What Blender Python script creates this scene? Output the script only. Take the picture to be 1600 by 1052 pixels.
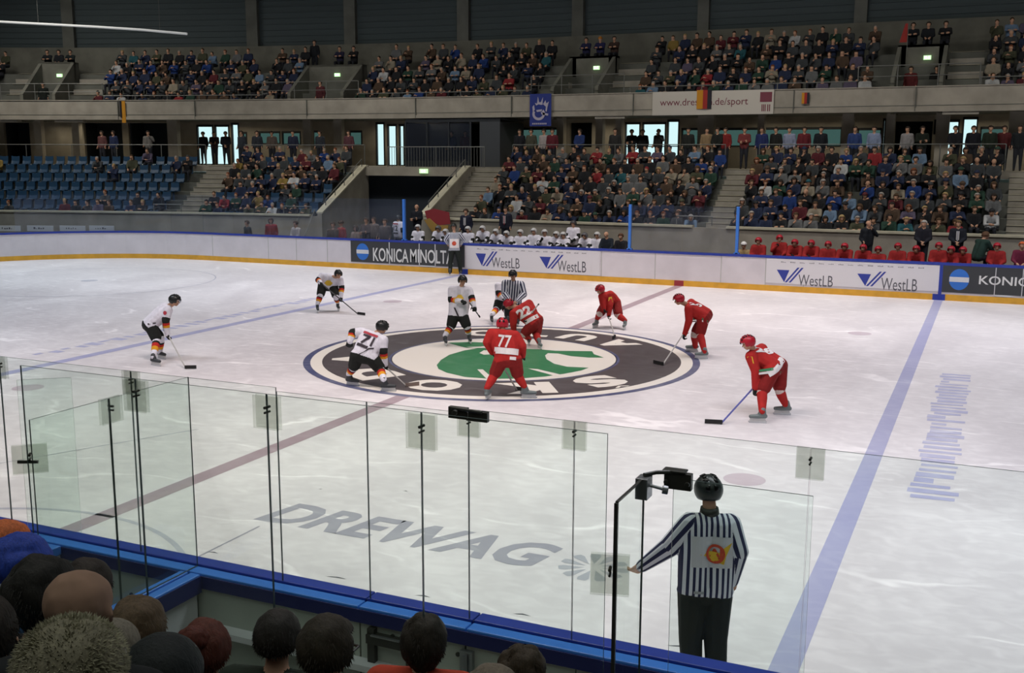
import bpy, bmesh, math, random
import numpy as np
from mathutils import Vector, Matrix, Quaternion
from mathutils.bvhtree import BVHTree
random.seed(7)
sc = bpy.context.scene
for o in list(bpy.data.objects): bpy.data.objects.remove(o)
COL = sc.collection
R_ = math.radians

# ------------------------------------------------------------------ camera
CAM = Vector((10.0711, -21.6016, 4.5504)); YAW, PIT, ROL, FPX = 0.4265559, 0.1693441, 0.0033326, 1644.81
def _axes():
    cy, sy, cp, sp = math.cos(YAW), math.sin(YAW), math.cos(PIT), math.sin(PIT)
    f = Vector((-sy*cp, cy*cp, -sp)); r = Vector((cy, sy, 0)); u = r.cross(f)
    cr, sr = math.cos(ROL), math.sin(ROL)
    return cr*r+sr*u, -sr*r+cr*u, f
RX, UX, FX = _axes()
cam = bpy.data.cameras.new('camera'); co = bpy.data.objects.new('camera', cam); COL.objects.link(co)
co.matrix_world = Matrix(((RX.x, UX.x, -FX.x, CAM.x), (RX.y, UX.y, -FX.y, CAM.y), (RX.z, UX.z, -FX.z, CAM.z), (0, 0, 0, 1)))
cam.sensor_fit = 'HORIZONTAL'; cam.sensor_width = 36; cam.lens = FPX*36/1600; cam.clip_start = .05; cam.clip_end = 300
sc.camera = co
# ------------------------------------------------------------------ world, lights, exposure
w = bpy.data.worlds.new('world'); sc.world = w; w.use_nodes = True
w.node_tree.nodes['Background'].inputs[0].default_value = (.60, .80, .82, 1); w.node_tree.nodes['Background'].inputs[1].default_value = 1.15
sc.view_settings.view_transform = 'Standard'; sc.view_settings.look = 'None'; sc.view_settings.gamma = 1
sc.view_settings.use_curve_mapping = False; sc.view_settings.exposure = 0.12
sc.cycles.transparent_max_bounces = 32
def area(x, y, z, sx, sy, e, c, spread=120, tilt=0):
    l = bpy.data.lights.new('ice_lamp', 'AREA'); l.shape = 'RECTANGLE'; l.size = sx; l.size_y = sy; l.energy = e; l.color = c; l.spread = R_(spread)
    o = bpy.data.objects.new('ice_lamp', l); COL.objects.link(o); o.location = (x, y, z); o.rotation_euler = (R_(tilt), 0, 0)
for ix, c, e in ((-26, (.80, .92, 1), 500), (-13, (.90, .93, 1), 540), (0, (1, .88, .83), 640), (11, (.92, .93, 1), 540), (24, (.80, .92, 1), 500)):
    for iy in (-8, 8): area(ix, iy, 13.5, 9, 3, e, c, 110)
for ix in (-34, -17, 0, 17): area(ix, 14, 15.5, 8, 1.5, 470, (1, .95, .86), 130, 28)  # added fill lights, tilted to brighten the far stand
for ix in (-36, -27, -18, -7, 2, 11):
    P_ = (ix, 18.6+9.2-(0 if ix > -10 else (ix+10)**2/130), 6.3); area(P_[0], P_[1], P_[2], 5, .3, 26, (1, .86, .62), 170)  # added lights under the soffit, to lift the dark concourse
area(3, -20.5, 12, 28, 10, 420, (.93, 1, .93), 150, 10)  # added fill over the near stand, brightens the board backs

# ------------------------------------------------------------------ where things stand
def ray(px, py): return (RX*((px-800)/FPX) + UX*(-(py-526)/FPX) + FX)
def gz(px, py, z=0.0): d = ray(px, py); return CAM + d*((z-CAM.z)/d.z)
def gy(px, py, y): d = ray(px, py); return CAM + d*((y-CAM.y)/d.y)
def gx(px, py, x): d = ray(px, py); return CAM + d*((x-CAM.x)/d.x)
def gd(px, py, dep): return CAM + ray(px, py)*dep
def depth(P): return (Vector(P)-CAM).dot(FX)
# the far stand follows a plan that is straight and then bends towards the rink at the left end
SY, SX, SR = 18.6, -10.0, 65.0
def SP(s, d, z):
    if s >= SX: return Vector((s, SY+d, z))
    a = (SX-s)/SR
    return Vector((SX-(SR+d)*math.sin(a), SY-SR+(SR+d)*math.cos(a), z))
def srot(s): return 0 if s >= SX else (SX-s)/SR
def dof(P): return P.y-SY if P.x >= SX else math.hypot(P.x-SX, P.y-SY+SR)-SR
def sof(P): return P.x if P.x >= SX else SX-SR*math.atan2(SX-P.x, P.y-SY+SR)
def surf(px, py, d):
    r = ray(px, py); lo, hi = 5.0, 90.0
    for _ in range(50):
        m = (lo+hi)/2
        if dof(CAM+r*m) < d: lo = m
        else: hi = m
    P = CAM+r*lo
    return sof(P), P.z

# ------------------------------------------------------------------ materials
def mat(name, col, rough=.6, metal=0, spec=.5, noise=0, nscale=8, bump=0, emit=None, coat=0):
    m = bpy.data.materials.new(name); m.use_nodes = True; nt = m.node_tree; b = nt.nodes['Principled BSDF']
    b.inputs['Base Color'].default_value = (*col, 1); b.inputs['Roughness'].default_value = rough; b.inputs['Metallic'].default_value = metal
    b.inputs['Specular IOR Level'].default_value = spec; b.inputs['Coat Weight'].default_value = coat
    if emit: b.inputs['Emission Color'].default_value = (*emit[:3], 1); b.inputs['Emission Strength'].default_value = emit[3]
    if noise or bump:
        tc = nt.nodes.new('ShaderNodeTexCoord'); n = nt.nodes.new('ShaderNodeTexNoise'); n.inputs['Scale'].default_value = nscale; n.inputs['Detail'].default_value = 6
        nt.links.new(tc.outputs['Object'], n.inputs['Vector'])
        if noise:
            r = nt.nodes.new('ShaderNodeValToRGB'); r.color_ramp.elements[0].position = .3; r.color_ramp.elements[1].position = .7
            r.color_ramp.elements[0].color = (*[c*(1-noise) for c in col], 1); r.color_ramp.elements[1].color = (*[min(1, c*(1+noise)) for c in col], 1)
            nt.links.new(n.outputs['Fac'], r.inputs[0]); nt.links.new(r.outputs[0], b.inputs['Base Color'])
        if bump:
            bp = nt.nodes.new('ShaderNodeBump'); bp.inputs['Strength'].default_value = bump; nt.links.new(n.outputs['Fac'], bp.inputs['Height']); nt.links.new(bp.outputs[0], b.inputs['Normal'])
    return m
def glassm(name, tint, refl=.06, veil=0.0, vcol=(.6, .65, .7)):
    m = bpy.data.materials.new(name); m.use_nodes = True; nt = m.node_tree; nt.nodes.clear()
    out = nt.nodes.new('ShaderNodeOutputMaterial'); t = nt.nodes.new('ShaderNodeBsdfTransparent'); t.inputs[0].default_value = (*tint, 1)
    g = nt.nodes.new('ShaderNodeBsdfGlossy'); g.inputs['Roughness'].default_value = .04
    fr = nt.nodes.new('ShaderNodeFresnel'); fr.inputs[0].default_value = 1.45
    mul = nt.nodes.new('ShaderNodeMath'); mul.operation = 'MULTIPLY'; mul.inputs[1].default_value = refl*10
    mul.use_clamp = True
    nt.links.new(fr.outputs[0], mul.inputs[0])
    mx = nt.nodes.new('ShaderNodeMixShader'); nt.links.new(mul.outputs[0], mx.inputs[0]); nt.links.new(t.outputs[0], mx.inputs[1]); nt.links.new(g.outputs[0], mx.inputs[2])
    if veil:
        d = nt.nodes.new('ShaderNodeBsdfDiffuse'); d.inputs[0].default_value = (*vcol, 1); m2 = nt.nodes.new('ShaderNodeMixShader'); m2.inputs[0].default_value = veil  # bluish haze and glare mixed into the pane colour
        nt.links.new(mx.outputs[0], m2.inputs[1]); nt.links.new(d.outputs[0], m2.inputs[2]); nt.links.new(m2.outputs[0], out.inputs[0])
    else: nt.links.new(mx.outputs[0], out.inputs[0])
    return m
def clothm(name, rough=.85):
    # the figure's own colours; where the alpha is 1 the garment takes the colour of its object
    m = bpy.data.materials.new(name); m.use_nodes = True; nt = m.node_tree; b = nt.nodes['Principled BSDF']; b.inputs['Roughness'].default_value = rough; b.inputs['Specular IOR Level'].default_value = .25
    a = nt.nodes.new('ShaderNodeAttribute'); a.attribute_name = 'Col'; oi = nt.nodes.new('ShaderNodeObjectInfo'); mx = nt.nodes.new('ShaderNodeMix'); mx.data_type = 'RGBA'
    nt.links.new(a.outputs['Alpha'], mx.inputs['Factor']); nt.links.new(a.outputs['Color'], mx.inputs['A']); nt.links.new(oi.outputs['Color'], mx.inputs['B']); 
    n = nt.nodes.new('ShaderNodeTexNoise'); n.inputs['Scale'].default_value = 14; tc = nt.nodes.new('ShaderNodeTexCoord'); nt.links.new(tc.outputs['Object'], n.inputs['Vector'])
    mr = nt.nodes.new('ShaderNodeMapRange'); mr.inputs['To Min'].default_value = .78; mr.inputs['To Max'].default_value = 1.2; nt.links.new(n.outputs['Fac'], mr.inputs['Value'])
    m2 = nt.nodes.new('ShaderNodeVectorMath'); m2.operation = 'SCALE'; nt.links.new(mx.outputs['Result'], m2.inputs[0]); nt.links.new(mr.outputs[0], m2.inputs['Scale'])
    nt.links.new(m2.outputs[0], b.inputs['Base Color'])
    bp = nt.nodes.new('ShaderNodeBump'); bp.inputs['Strength'].default_value = .25; bp.inputs['Distance'].default_value = .02; nt.links.new(n.outputs['Fac'], bp.inputs['Height']); nt.links.new(bp.outputs[0], b.inputs['Normal'])
    return m
CLOTH = clothm('figure_cloth')
def objcol(name, rough=.8):
    m = bpy.data.materials.new(name); m.use_nodes = True; nt = m.node_tree; b = nt.nodes['Principled BSDF']; b.inputs['Roughness'].default_value = rough; b.inputs['Specular IOR Level'].default_value = .3
    oi = nt.nodes.new('ShaderNodeObjectInfo'); nt.links.new(oi.outputs['Color'], b.inputs['Base Color'])
    return m
HAIR = objcol('hair', .7)
def _strands(m):
    nt = m.node_tree; b = nt.nodes['Principled BSDF']; tc = nt.nodes.new('ShaderNodeTexCoord'); mp = nt.nodes.new('ShaderNodeMapping'); mp.inputs['Scale'].default_value = (90, 90, 9); n = nt.nodes.new('ShaderNodeTexNoise'); n.inputs['Scale'].default_value = 1; n.inputs['Detail'].default_value = 4; n.inputs['Distortion'].default_value = .6
    nt.links.new(tc.outputs['Object'], mp.inputs['Vector']); nt.links.new(mp.outputs[0], n.inputs['Vector'])
    oi = [x for x in nt.nodes if x.type == 'OBJECT_INFO'][0]; r = nt.nodes.new('ShaderNodeMapRange'); r.inputs['To Min'].default_value = .35; r.inputs['To Max'].default_value = 1.9; nt.links.new(n.outputs['Fac'], r.inputs['Value'])
    v = nt.nodes.new('ShaderNodeVectorMath'); v.operation = 'SCALE'; nt.links.new(oi.outputs['Color'], v.inputs[0]); nt.links.new(r.outputs[0], v.inputs['Scale']); nt.links.new(v.outputs[0], b.inputs['Base Color'])
    bp = nt.nodes.new('ShaderNodeBump'); bp.inputs['Strength'].default_value = .5; bp.inputs['Distance'].default_value = .01; nt.links.new(n.outputs['Fac'], bp.inputs['Height']); nt.links.new(bp.outputs[0], b.inputs['Normal'])
_strands(HAIR); HELM = objcol('helmet_shell', .3)
def icem(name, col, wear, wearcol=(.80, .79, .82)):
    m = bpy.data.materials.new(name); m.use_nodes = True; nt = m.node_tree; b = nt.nodes['Principled BSDF']; L = nt.links.new
    b.inputs['Roughness'].default_value = .38; b.inputs['Specular IOR Level'].default_value = .35
    g = nt.nodes.new('ShaderNodeNewGeometry')
    def noise(scale, sx=1, sy=1, det=5, dist=0):
        mp = nt.nodes.new('ShaderNodeMapping'); mp.inputs['Scale'].default_value = (sx, sy, 1); L(g.outputs['Position'], mp.inputs['Vector'])
        n = nt.nodes.new('ShaderNodeTexNoise'); n.inputs['Scale'].default_value = scale; n.inputs['Detail'].default_value = det; n.inputs['Distortion'].default_value = dist; L(mp.outputs[0], n.inputs['Vector']); return n.outputs['Fac']
    def ramp(x, a, bb):
        r = nt.nodes.new('ShaderNodeMapRange'); r.inputs['From Min'].default_value = a; r.inputs['From Max'].default_value = bb; r.clamp = True; L(x, r.inputs['Value']); return r.outputs[0]
    def mixc(f, A, B):
        x = nt.nodes.new('ShaderNodeMix'); x.data_type = 'RGBA'; L(f, x.inputs['Factor'])
        for v, k in ((A, 'A'), (B, 'B')):
            if isinstance(v, tuple): x.inputs[k].default_value = (*v, 1)
            else: L(v, x.inputs[k])
        return x.outputs['Result']
    def mth(op, x, y):
        n = nt.nodes.new('ShaderNodeMath'); n.operation = op
        for i, v in enumerate((x, y)):
            if isinstance(v, (int, float)): n.inputs[i].default_value = v
            else: L(v, n.inputs[i])
        return n.outputs[0]
    # broad scraped patches, skated snow and fine blade scratches of the surface itself
    patch = ramp(noise(.35, 1, .6, 6, 1.0), .40, .68)
    fine = ramp(noise(4.5, .8, 1.25, 10, .8), .42, .78)
    vor = nt.nodes.new('ShaderNodeTexWave'); vor.wave_type = 'RINGS'; vor.inputs['Scale'].default_value = .28; vor.inputs['Distortion'].default_value = 22; vor.inputs['Detail'].default_value = 5; vor.inputs['Detail Scale'].default_value = .7
    mp = nt.nodes.new('ShaderNodeMapping'); mp.inputs['Scale'].default_value = (.5, .8, 1); L(g.outputs['Position'], mp.inputs['Vector']); L(mp.outputs[0], vor.inputs['Vector'])
    lines = ramp(vor.outputs['Fac'], .982, 1.0)
    l2 = mth('MULTIPLY', lines, ramp(noise(.8, 1, 1, 2), .45, .6))
    wv = mth('ADD', mth('MULTIPLY', patch, wear*.5), mth('MULTIPLY', fine, wear*.6)); wv = mth('ADD', wv, mth('MULTIPLY', l2, wear*.8))
    wv = mth('MINIMUM', wv, .9)
    c = mixc(wv, col, wearcol)
    L(c, b.inputs['Base Color'])
    L(ramp(wv, -1.2, 2.0), b.inputs['Roughness'])
    return m
ICE = icem('ice', (.665, .625, .645), .75, (.91, .87, .88))
M = dict(
 line_red=icem('line_red_under_ice', (.37, .27, .31), .45, (.56, .50, .53)), line_blue=icem('line_blue_under_ice', (.38, .38, .58), .5, (.60, .60, .72)),
 stripe=icem('faded_stripe_under_ice', (.42, .42, .62), .7, (.70, .69, .78)), lettergrey=icem('grey_letter_under_ice', (.36, .35, .41), .3, (.6, .6, .62)),
 spot=icem('faded_spot_under_ice', (.52, .43, .48), .7, (.70, .62, .66)),
 palegrey=icem('pale_grey_under_ice', (.44, .43, .50), .5), emblem=icem('emblem_grey_under_ice', (.42, .42, .47), .4, (.65, .65, .67)),
 ldark=icem('logo_dark_under_ice', (.072, .056, .06), .13, (.5, .5, .5)), lcream=icem('logo_cream_under_ice', (.86, .80, .72), .2), lgreen=icem('logo_green_under_ice', (.025, .20, .075), .14, (.5, .6, .5)), lnavy=icem('logo_navy_under_ice', (.06, .07, .17), .2),
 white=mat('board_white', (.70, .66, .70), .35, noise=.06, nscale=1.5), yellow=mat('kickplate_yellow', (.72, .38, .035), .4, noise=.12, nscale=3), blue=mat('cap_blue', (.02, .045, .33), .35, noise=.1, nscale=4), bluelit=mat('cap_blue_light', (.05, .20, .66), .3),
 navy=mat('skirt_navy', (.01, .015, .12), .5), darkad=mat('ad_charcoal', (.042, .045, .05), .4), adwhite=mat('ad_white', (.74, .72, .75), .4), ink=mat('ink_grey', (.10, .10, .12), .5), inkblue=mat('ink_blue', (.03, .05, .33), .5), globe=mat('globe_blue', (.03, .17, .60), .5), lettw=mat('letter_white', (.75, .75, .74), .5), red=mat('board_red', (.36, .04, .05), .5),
 grey=mat('panel_grey', (.40, .43, .38), .5, noise=.10, nscale=2), greyw=mat('panel_white', (.62, .62, .64), .5), steel=mat('steel', (.32, .33, .34), .35, .8), black=mat('black_hardware', (.035, .034, .028), .4), rubber=mat('black_rubber', (.012, .012, .012), .8),
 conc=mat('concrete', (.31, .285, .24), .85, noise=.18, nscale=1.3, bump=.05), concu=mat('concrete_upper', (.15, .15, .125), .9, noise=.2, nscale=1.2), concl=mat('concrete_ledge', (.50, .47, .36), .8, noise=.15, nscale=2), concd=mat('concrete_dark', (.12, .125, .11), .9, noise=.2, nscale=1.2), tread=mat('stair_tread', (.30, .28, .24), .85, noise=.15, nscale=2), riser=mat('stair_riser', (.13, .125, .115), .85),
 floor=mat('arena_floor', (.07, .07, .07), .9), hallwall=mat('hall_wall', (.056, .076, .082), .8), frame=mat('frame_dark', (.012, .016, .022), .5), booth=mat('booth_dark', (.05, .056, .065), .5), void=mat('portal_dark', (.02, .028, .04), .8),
 rail=mat('railing_grey', (.16, .165, .155), .5, .3), seat=mat('seat_blue', (.014, .052, .11), .45, noise=.25, nscale=1), exitm=mat('exit_sign_lit', (.2, .6, .3), .5, emit=(.62, 1, .5, 1.1)), exitw=mat('exit_pictogram_lit', (.9, 1, .9), .5, emit=(.9, 1, .8, 2.2)),
 signw=mat('banner_cream', (.50, .47, .42), .7), maroon=mat('banner_maroon', (.16, .03, .05), .7), flagred=mat('flag_red', (.30, .02, .015), .8), flaggold=mat('flag_gold', (.50, .22, .01), .8), flagblack=mat('flag_black', (.012, .012, .02), .8), flagblue=mat('banner_blue', (.018, .035, .22), .8), flaglite=mat('banner_pale', (.42, .40, .50), .8),
 glass=glassm('rink_glass', (.945, .977, .960), .008), edge=mat('glass_edge', (.05, .075, .07), .3), clamp=glassm('clamp_plate', (.87, .88, .86), .008), farglass=glassm('far_glass', (.93, .95, .98), .05, .02, (.45, .55, .8)), dimglass=glassm('tinted_window', (.24, .31, .29), .08), doorglass=glassm('door_glass', (.95, .98, .98), .02),
 skin=mat('skin', (.50, .29, .20), .6), eye=mat('eye_dark', (.03, .02, .02), .3), boot=mat('skate_boot', (.035, .04, .045), .5), bootgrey=mat('skate_boot_grey', (.16, .19, .19), .5), holder=mat('blade_holder', (.62, .62, .62), .4), blade=mat('skate_blade', (.6, .62, .64), .2, .9),
 shaftw=mat('stick_shaft', (.46, .44, .42), .4), shaftd=mat('stick_shaft_dark', (.06, .06, .06), .4), shaftb=mat('stick_shaft_violet', (.12, .13, .42), .4), tape=mat('stick_tape', (.015, .015, .015), .8), tapeb=mat('stick_tape_brown', (.20, .15, .13), .8),
 lamp=mat('lamp_tube', (.55, .56, .56), .5, emit=(.9, .95, 1, .12)), benchm=mat('bench_wood', (.25, .17, .09), .6),
)
# ------------------------------------------------------------------ object helpers
def link(name, me, parent=None, mats=()):
    o = bpy.data.objects.new(name, me); COL.objects.link(o)
    for m in mats: me.materials.append(m)
    if parent: o.parent = parent
    return o
def finish(name, bm, mats, parent=None, smooth=False, bevel=0):
    me = bpy.data.meshes.new(name); bmesh.ops.recalc_face_normals(bm, faces=bm.faces[:]); bm.to_mesh(me); bm.free()
    if smooth: me.polygons.foreach_set('use_smooth', [True]*len(me.polygons))
    if not isinstance(mats, (list, tuple)): mats = [mats]
    o = link(name, me, parent, mats)
    if bevel: b = o.modifiers.new('b', 'BEVEL'); b.width = bevel; b.segments = 2
    return o
def empty(name, loc=(0, 0, 0), rz=0):
    o = bpy.data.objects.new(name, None); COL.objects.link(o); o.location = loc; o.rotation_euler = (0, 0, rz); o.empty_display_size = .1; return o
def tag(o, label, cat, group=None, kind=None):
    o['label'] = label; o['category'] = cat
    if group: o['group'] = group
    if kind: o['kind'] = kind
    return o
def struct(o): o['kind'] = 'structure'; return o
def box(bm, x0, x1, y0, y1, z0, z1, mi=0):
    v = [bm.verts.new((x, y, z)) for x in (x0, x1) for y in (y0, y1) for z in (z0, z1)]
    for f in ((0, 1, 3, 2), (4, 6, 7, 5), (0, 4, 5, 1), (2, 3, 7, 6), (0, 2, 6, 4), (1, 5, 7, 3)):
        fc = bm.faces.new([v[i] for i in f]); fc.material_index = mi
    return v
def obox(bm, c, ax, ay, az, mi=0):
    v = [bm.verts.new(c+ax*i+ay*j+az*k) for i in (-1, 1) for j in (-1, 1) for k in (-1, 1)]
    for f in ((0, 1, 3, 2), (4, 6, 7, 5), (0, 4, 5, 1), (2, 3, 7, 6), (0, 2, 6, 4), (1, 5, 7, 3)):
        fc = bm.faces.new([v[i] for i in f]); fc.material_index = mi
def hexa(bm, b, t, mi=0):      # bottom quad, top quad
    vb = [bm.verts.new(p) for p in b]; vt = [bm.verts.new(p) for p in t]; n = len(b)
    for f in [vb[::-1], vt]+[[vb[i], vb[(i+1) % n], vt[(i+1) % n], vt[i]] for i in range(n)]:
        bm.faces.new(f).material_index = mi
def tube(bm, a, b, r, n=8, mi=0, r2=None):
    a, b = Vector(a), Vector(b); r2 = r if r2 is None else r2; q = (b-a).to_track_quat('Z', 'Y')
    rings = [[bm.verts.new(p+q@Vector((rr*math.cos(t*2*math.pi/n), rr*math.sin(t*2*math.pi/n), 0))) for t in range(n)] for p, rr in ((a, r), (b, r2))]
    for i in range(n): bm.faces.new((rings[0][i], rings[0][(i+1) % n], rings[1][(i+1) % n], rings[1][i])).material_index = mi
    bm.faces.new(rings[0][::-1]).material_index = mi; bm.faces.new(rings[1]).material_index = mi
def poly(bm, pts, mi=0):
    f = bm.faces.new([bm.verts.new(p) for p in pts]); f.material_index = mi; return f
def one(name, fn, mats, parent=None, **k):
    bm = bmesh.new(); fn(bm); return finish(name, bm, mats, parent, **k)
def sblock(bm, s0, s1, d0, d1, z0, z1, mi=0, step=1.5, z0b=None, z1b=None):
    """a block running along the stand; z..b give the heights at its back face"""
    n = max(1, int(math.ceil((s1-s0)/step))) if s0 < SX else 1
    z0b = z0 if z0b is None else z0b; z1b = z1 if z1b is None else z1b
    for i in range(n):
        a = s0+(s1-s0)*i/n; b = s0+(s1-s0)*(i+1)/n
        hexa(bm, [SP(a, d0, z0), SP(b, d0, z0), SP(b, d1, z0b), SP(a, d1, z0b)], [SP(a, d0, z1), SP(b, d0, z1), SP(b, d1, z1b), SP(a, d1, z1b)], mi)
def text_mesh(s, bold=0.0, shear=0.0):
    cu = bpy.data.curves.new('t', 'FONT'); cu.body = s; cu.size = 1; cu.offset = bold; cu.shear = shear; cu.resolution_u = 3
    o = bpy.data.objects.new('t', cu); COL.objects.link(o); dg = bpy.context.evaluated_depsgraph_get(); me = bpy.data.meshes.new_from_object(o.evaluated_get(dg))
    bpy.data.objects.remove(o); bpy.data.curves.remove(cu)
    n = len(me.vertices); a = np.empty(n*3); me.vertices.foreach_get('co', a); a = a.reshape(-1, 3)
    mn, mx = a.min(0), a.max(0); a = (a-mn)/np.maximum(mx-mn, 1e-6)
    faces = [tuple(p.vertices) for p in me.polygons]; asp = (mx-mn)[0]/(mx-mn)[1]; bpy.data.meshes.remove(me)
    return a, faces, asp
def put_text(name, s, fn, m, parent, bold=0.0, shear=0.0):
    """fn maps (u,v) in 0..1 to a point"""
    a, faces, _ = text_mesh(s, bold, shear); me = bpy.data.meshes.new(name)
    me.from_pydata([fn(p[0], p[1]) for p in a], [], faces); return link(name, me, parent, [m])

ORD = ['zeroth', 'first', 'second', 'third', 'fourth', 'fifth', 'sixth', 'seventh', 'eighth', 'ninth', 'tenth', 'eleventh', 'twelfth', 'thirteenth', 'fourteenth', 'fifteenth', 'sixteenth', 'seventeenth', 'eighteenth', 'nineteenth', 'twentieth', 'twenty-first', 'twenty-second', 'twenty-third', 'twenty-fourth', 'twenty-fifth', 'twenty-sixth', 'twenty-seventh', 'twenty-eighth']

# ================================================================== SHELL
struct(one('floor_hall', lambda b: box(b, -70, 45, -34, 40, -.5, -.06), M['floor']))
def hall(bm, x0, x1, y0, y1): box(bm, x0, x1, y0, y1, -.5, 17)
struct(one('wall_left', lambda b: hall(b, -61, -60.6, -30, 40), M['hallwall']))
struct(one('wall_right', lambda b: hall(b, 40, 40.4, -30, 40), M['hallwall']))
struct(one('wall_near', lambda b: hall(b, -61, 40.4, -30.4, -30), M['hallwall']))
struct(one('ceiling', lambda b: box(b, -61, 40.4, -30.4, 40, 17, 17.3), M['hallwall']))
# the ribbed upper wall behind the far stand, with its columns
def upper(bm):
    sblock(bm, -60, 40, 12.35, 12.7, 10.3, 17)
    z = 10.9
    while z < 17: sblock(bm, -60, 40, 12.30, 12.36, z, z+.06); z += .32
struct(one('wall_far', upper, M['hallwall']))
for px in (107, 395, 548, 725, 905, 1100, 1345):
    s, _ = surf(px, 30, 12.2)
    struct(one('trim_1', lambda b: sblock(b, s-.28, s+.28, 12.0, 12.32, 10.66, 17), M['concd']))

# ================================================================== ICE
def rrect(hx, hy, r, n=10):
    pts = []
    for cx, cy, a0 in ((hx-r, hy-r, 0), (-hx+r, hy-r, 90), (-hx+r, -hy+r, 180), (hx-r, -hy+r, 270)):
        for i in range(n+1): a = R_(a0+90*i/n); pts.append((cx+r*math.cos(a), cy+r*math.sin(a)))
    return pts
def slab(bm, pts, z0, z1): hexa(bm, [Vector((x, y, z0)) for x, y in pts], [Vector((x, y, z1)) for x, y in pts])
ice = struct(one('floor', lambda b: slab(b, rrect(30, 15, 8.5), -.06, 0), ICE))
def decal(name, fn, m, z=.002):
    o = one(name, fn, m, ice); return o
def rect(b, x0, x1, y0, y1, z=.002): poly(b, [(x0, y0, z), (x1, y0, z), (x1, y1, z), (x0, y1, z)])
decal('centre_line', lambda b: rect(b, -.15, .15, -15, 15), M['line_red'])
decal('blue_line', lambda b: rect(b, 8.52, 8.78, -15, 15), M['line_blue'])
decal('blue_line', lambda b: rect(b, -8.8, -8.5, -15, 15), M['line_blue'])
def annulus(b, cx, cy, r0, r1, a0=0, a1=360, z=.002, n=96):
    for i in range(n):
        t0, t1 = R_(a0+(a1-a0)*i/n), R_(a0+(a1-a0)*(i+1)/n)
        pts = [(cx+r1*math.cos(t0), cy+r1*math.sin(t0), z), (cx+r1*math.cos(t1), cy+r1*math.sin(t1), z)]
        pts += [(cx+r0*math.cos(t1), cy+r0*math.sin(t1), z), (cx+r0*math.cos(t0), cy+r0*math.sin(t0), z)] if r0 > 0 else [(cx, cy, z)]
        poly(b, pts)
decal('timekeeper_crease', lambda b: annulus(b, 0, -15, 2.95, 3.02, 0, 180), M['palegrey'])
decal('guide_line', lambda b: (rect(b, 2.02, 2.05, -13.2, -11.5), poly(b, [(-3.6, -11.8, .002), (-3.57, -11.8, .002), (-1.85, -8.1, .002), (-1.88, -8.1, .002)])), M['lettergrey'])
for cx, cy in ((-20, -7), (-20, 7), (20, 7), (20, -7)):
    decal('faceoff_circle', lambda b: (annulus(b, cx, cy, 4.45, 4.5), annulus(b, cx, cy, 0, .3, n=24)), M['palegrey'])
for cx, cy in ((-7.1, -7), (-7.1, 7), (7.1, 7), (7.1, -7)): decal('faceoff_spot', lambda b: annulus(b, cx, cy, 0, .3, n=24), M['spot'])
# the striped lettering painted along the outer side of each blue line
def bars(b, x0, x1, y0, y1, skew, n, seed):
    rr = random.Random(seed)
    for i in range(n):
        y = y0+(y1-y0)*(i+.5)/n; h = (y1-y0)/n*rr.uniform(.25, .48); a = x0+rr.uniform(0, .12); c = x1-rr.uniform(0, .12)
        if rr.random() < .25: mid = a+(c-a)*rr.uniform(.3, .6); poly(b, [(a, y-h, .002), (mid, y-h, .002), (mid, y+h, .002), (a, y+h, .002)])
        else: poly(b, [(a, y-h, .002), (c, y-h+skew, .002), (c, y+h*.6+skew, .002), (a, y+h, .002)])
decal('striped_lettering', lambda b: bars(b, 9.25, 9.92, -6.9, 2.4, .05, 34, 3), M['stripe'])
decal('striped_lettering', lambda b: bars(b, -9.95, -9.45, -4.5, 7, .05, 30, 4), M['stripe'])
# centre logo
lg = decal('centre_logo', lambda b: annulus(b, 0, 0, 0, 4.1, z=.004), M['ldark'])
def sub(name, fn, m): return one(name, fn, m, lg)
sub('outer_ring', lambda b: annulus(b, 0, 0, 4.33, 4.5, z=.004), M['lnavy']); sub('cream_ring', lambda b: annulus(b, 0, 0, 4.08, 4.34, z=.0045), M['lcream'])
sub('inner_rim', lambda b: annulus(b, .08, -.05, 2.56, 2.64, z=.005), M['lnavy']); sub('inner_disc', lambda b: annulus(b, .08, -.05, 0, 2.58, z=.005), M['lcream'])
def gpoly(b, pts, z): poly(b, [gz(x, y, 0)+Vector((0, 0, z)) for x, y in pts])
def px5(pts): return [(680+x/5, 500+y/5) for x, y in pts]
GB = px5([(12, 355), (45, 315), (110, 275), (230, 240), (330, 225), (480, 222), (640, 225), (820, 233), (935, 243), (1225, 247), (1240, 270), (1318, 297), (1200, 297), (1060, 285), (960, 265), (880, 262), (858, 280), (870, 310), (930, 345), (1030, 368), (1200, 376), (1140, 398), (1000, 425), (860, 445), (640, 462), (420, 462), (230, 448), (90, 415), (25, 385)])
def tri_fill(b, pts, z):
    f = poly(b, [gz(x, y, 0)+Vector((0, 0, z)) for x, y in pts]); bmesh.ops.triangulate(b, faces=[f])
sub('winged_arrow', lambda b: tri_fill(b, GB, .007), M['lgreen'])
sub('winged_arrow', lambda b: tri_fill(b, px5([(95, 180), (260, 175), (420, 180), (470, 205), (360, 208), (400, 228), (250, 222), (180, 205)]), .0075), M['lgreen'])
def slits(b):
    for q in ([(725, 383), (800, 388), (985, 432), (960, 448)], [(328, 390), (372, 390), (450, 460), (400, 462)], [(345, 262), (380, 240), (440, 240), (470, 255), (440, 272), (380, 275)], [(480, 222), (300, 222), (240, 215), (460, 208)]): tri_fill(b, px5(q), .009)
sub('cream_feather_slit', slits, M['lcream'])
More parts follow.
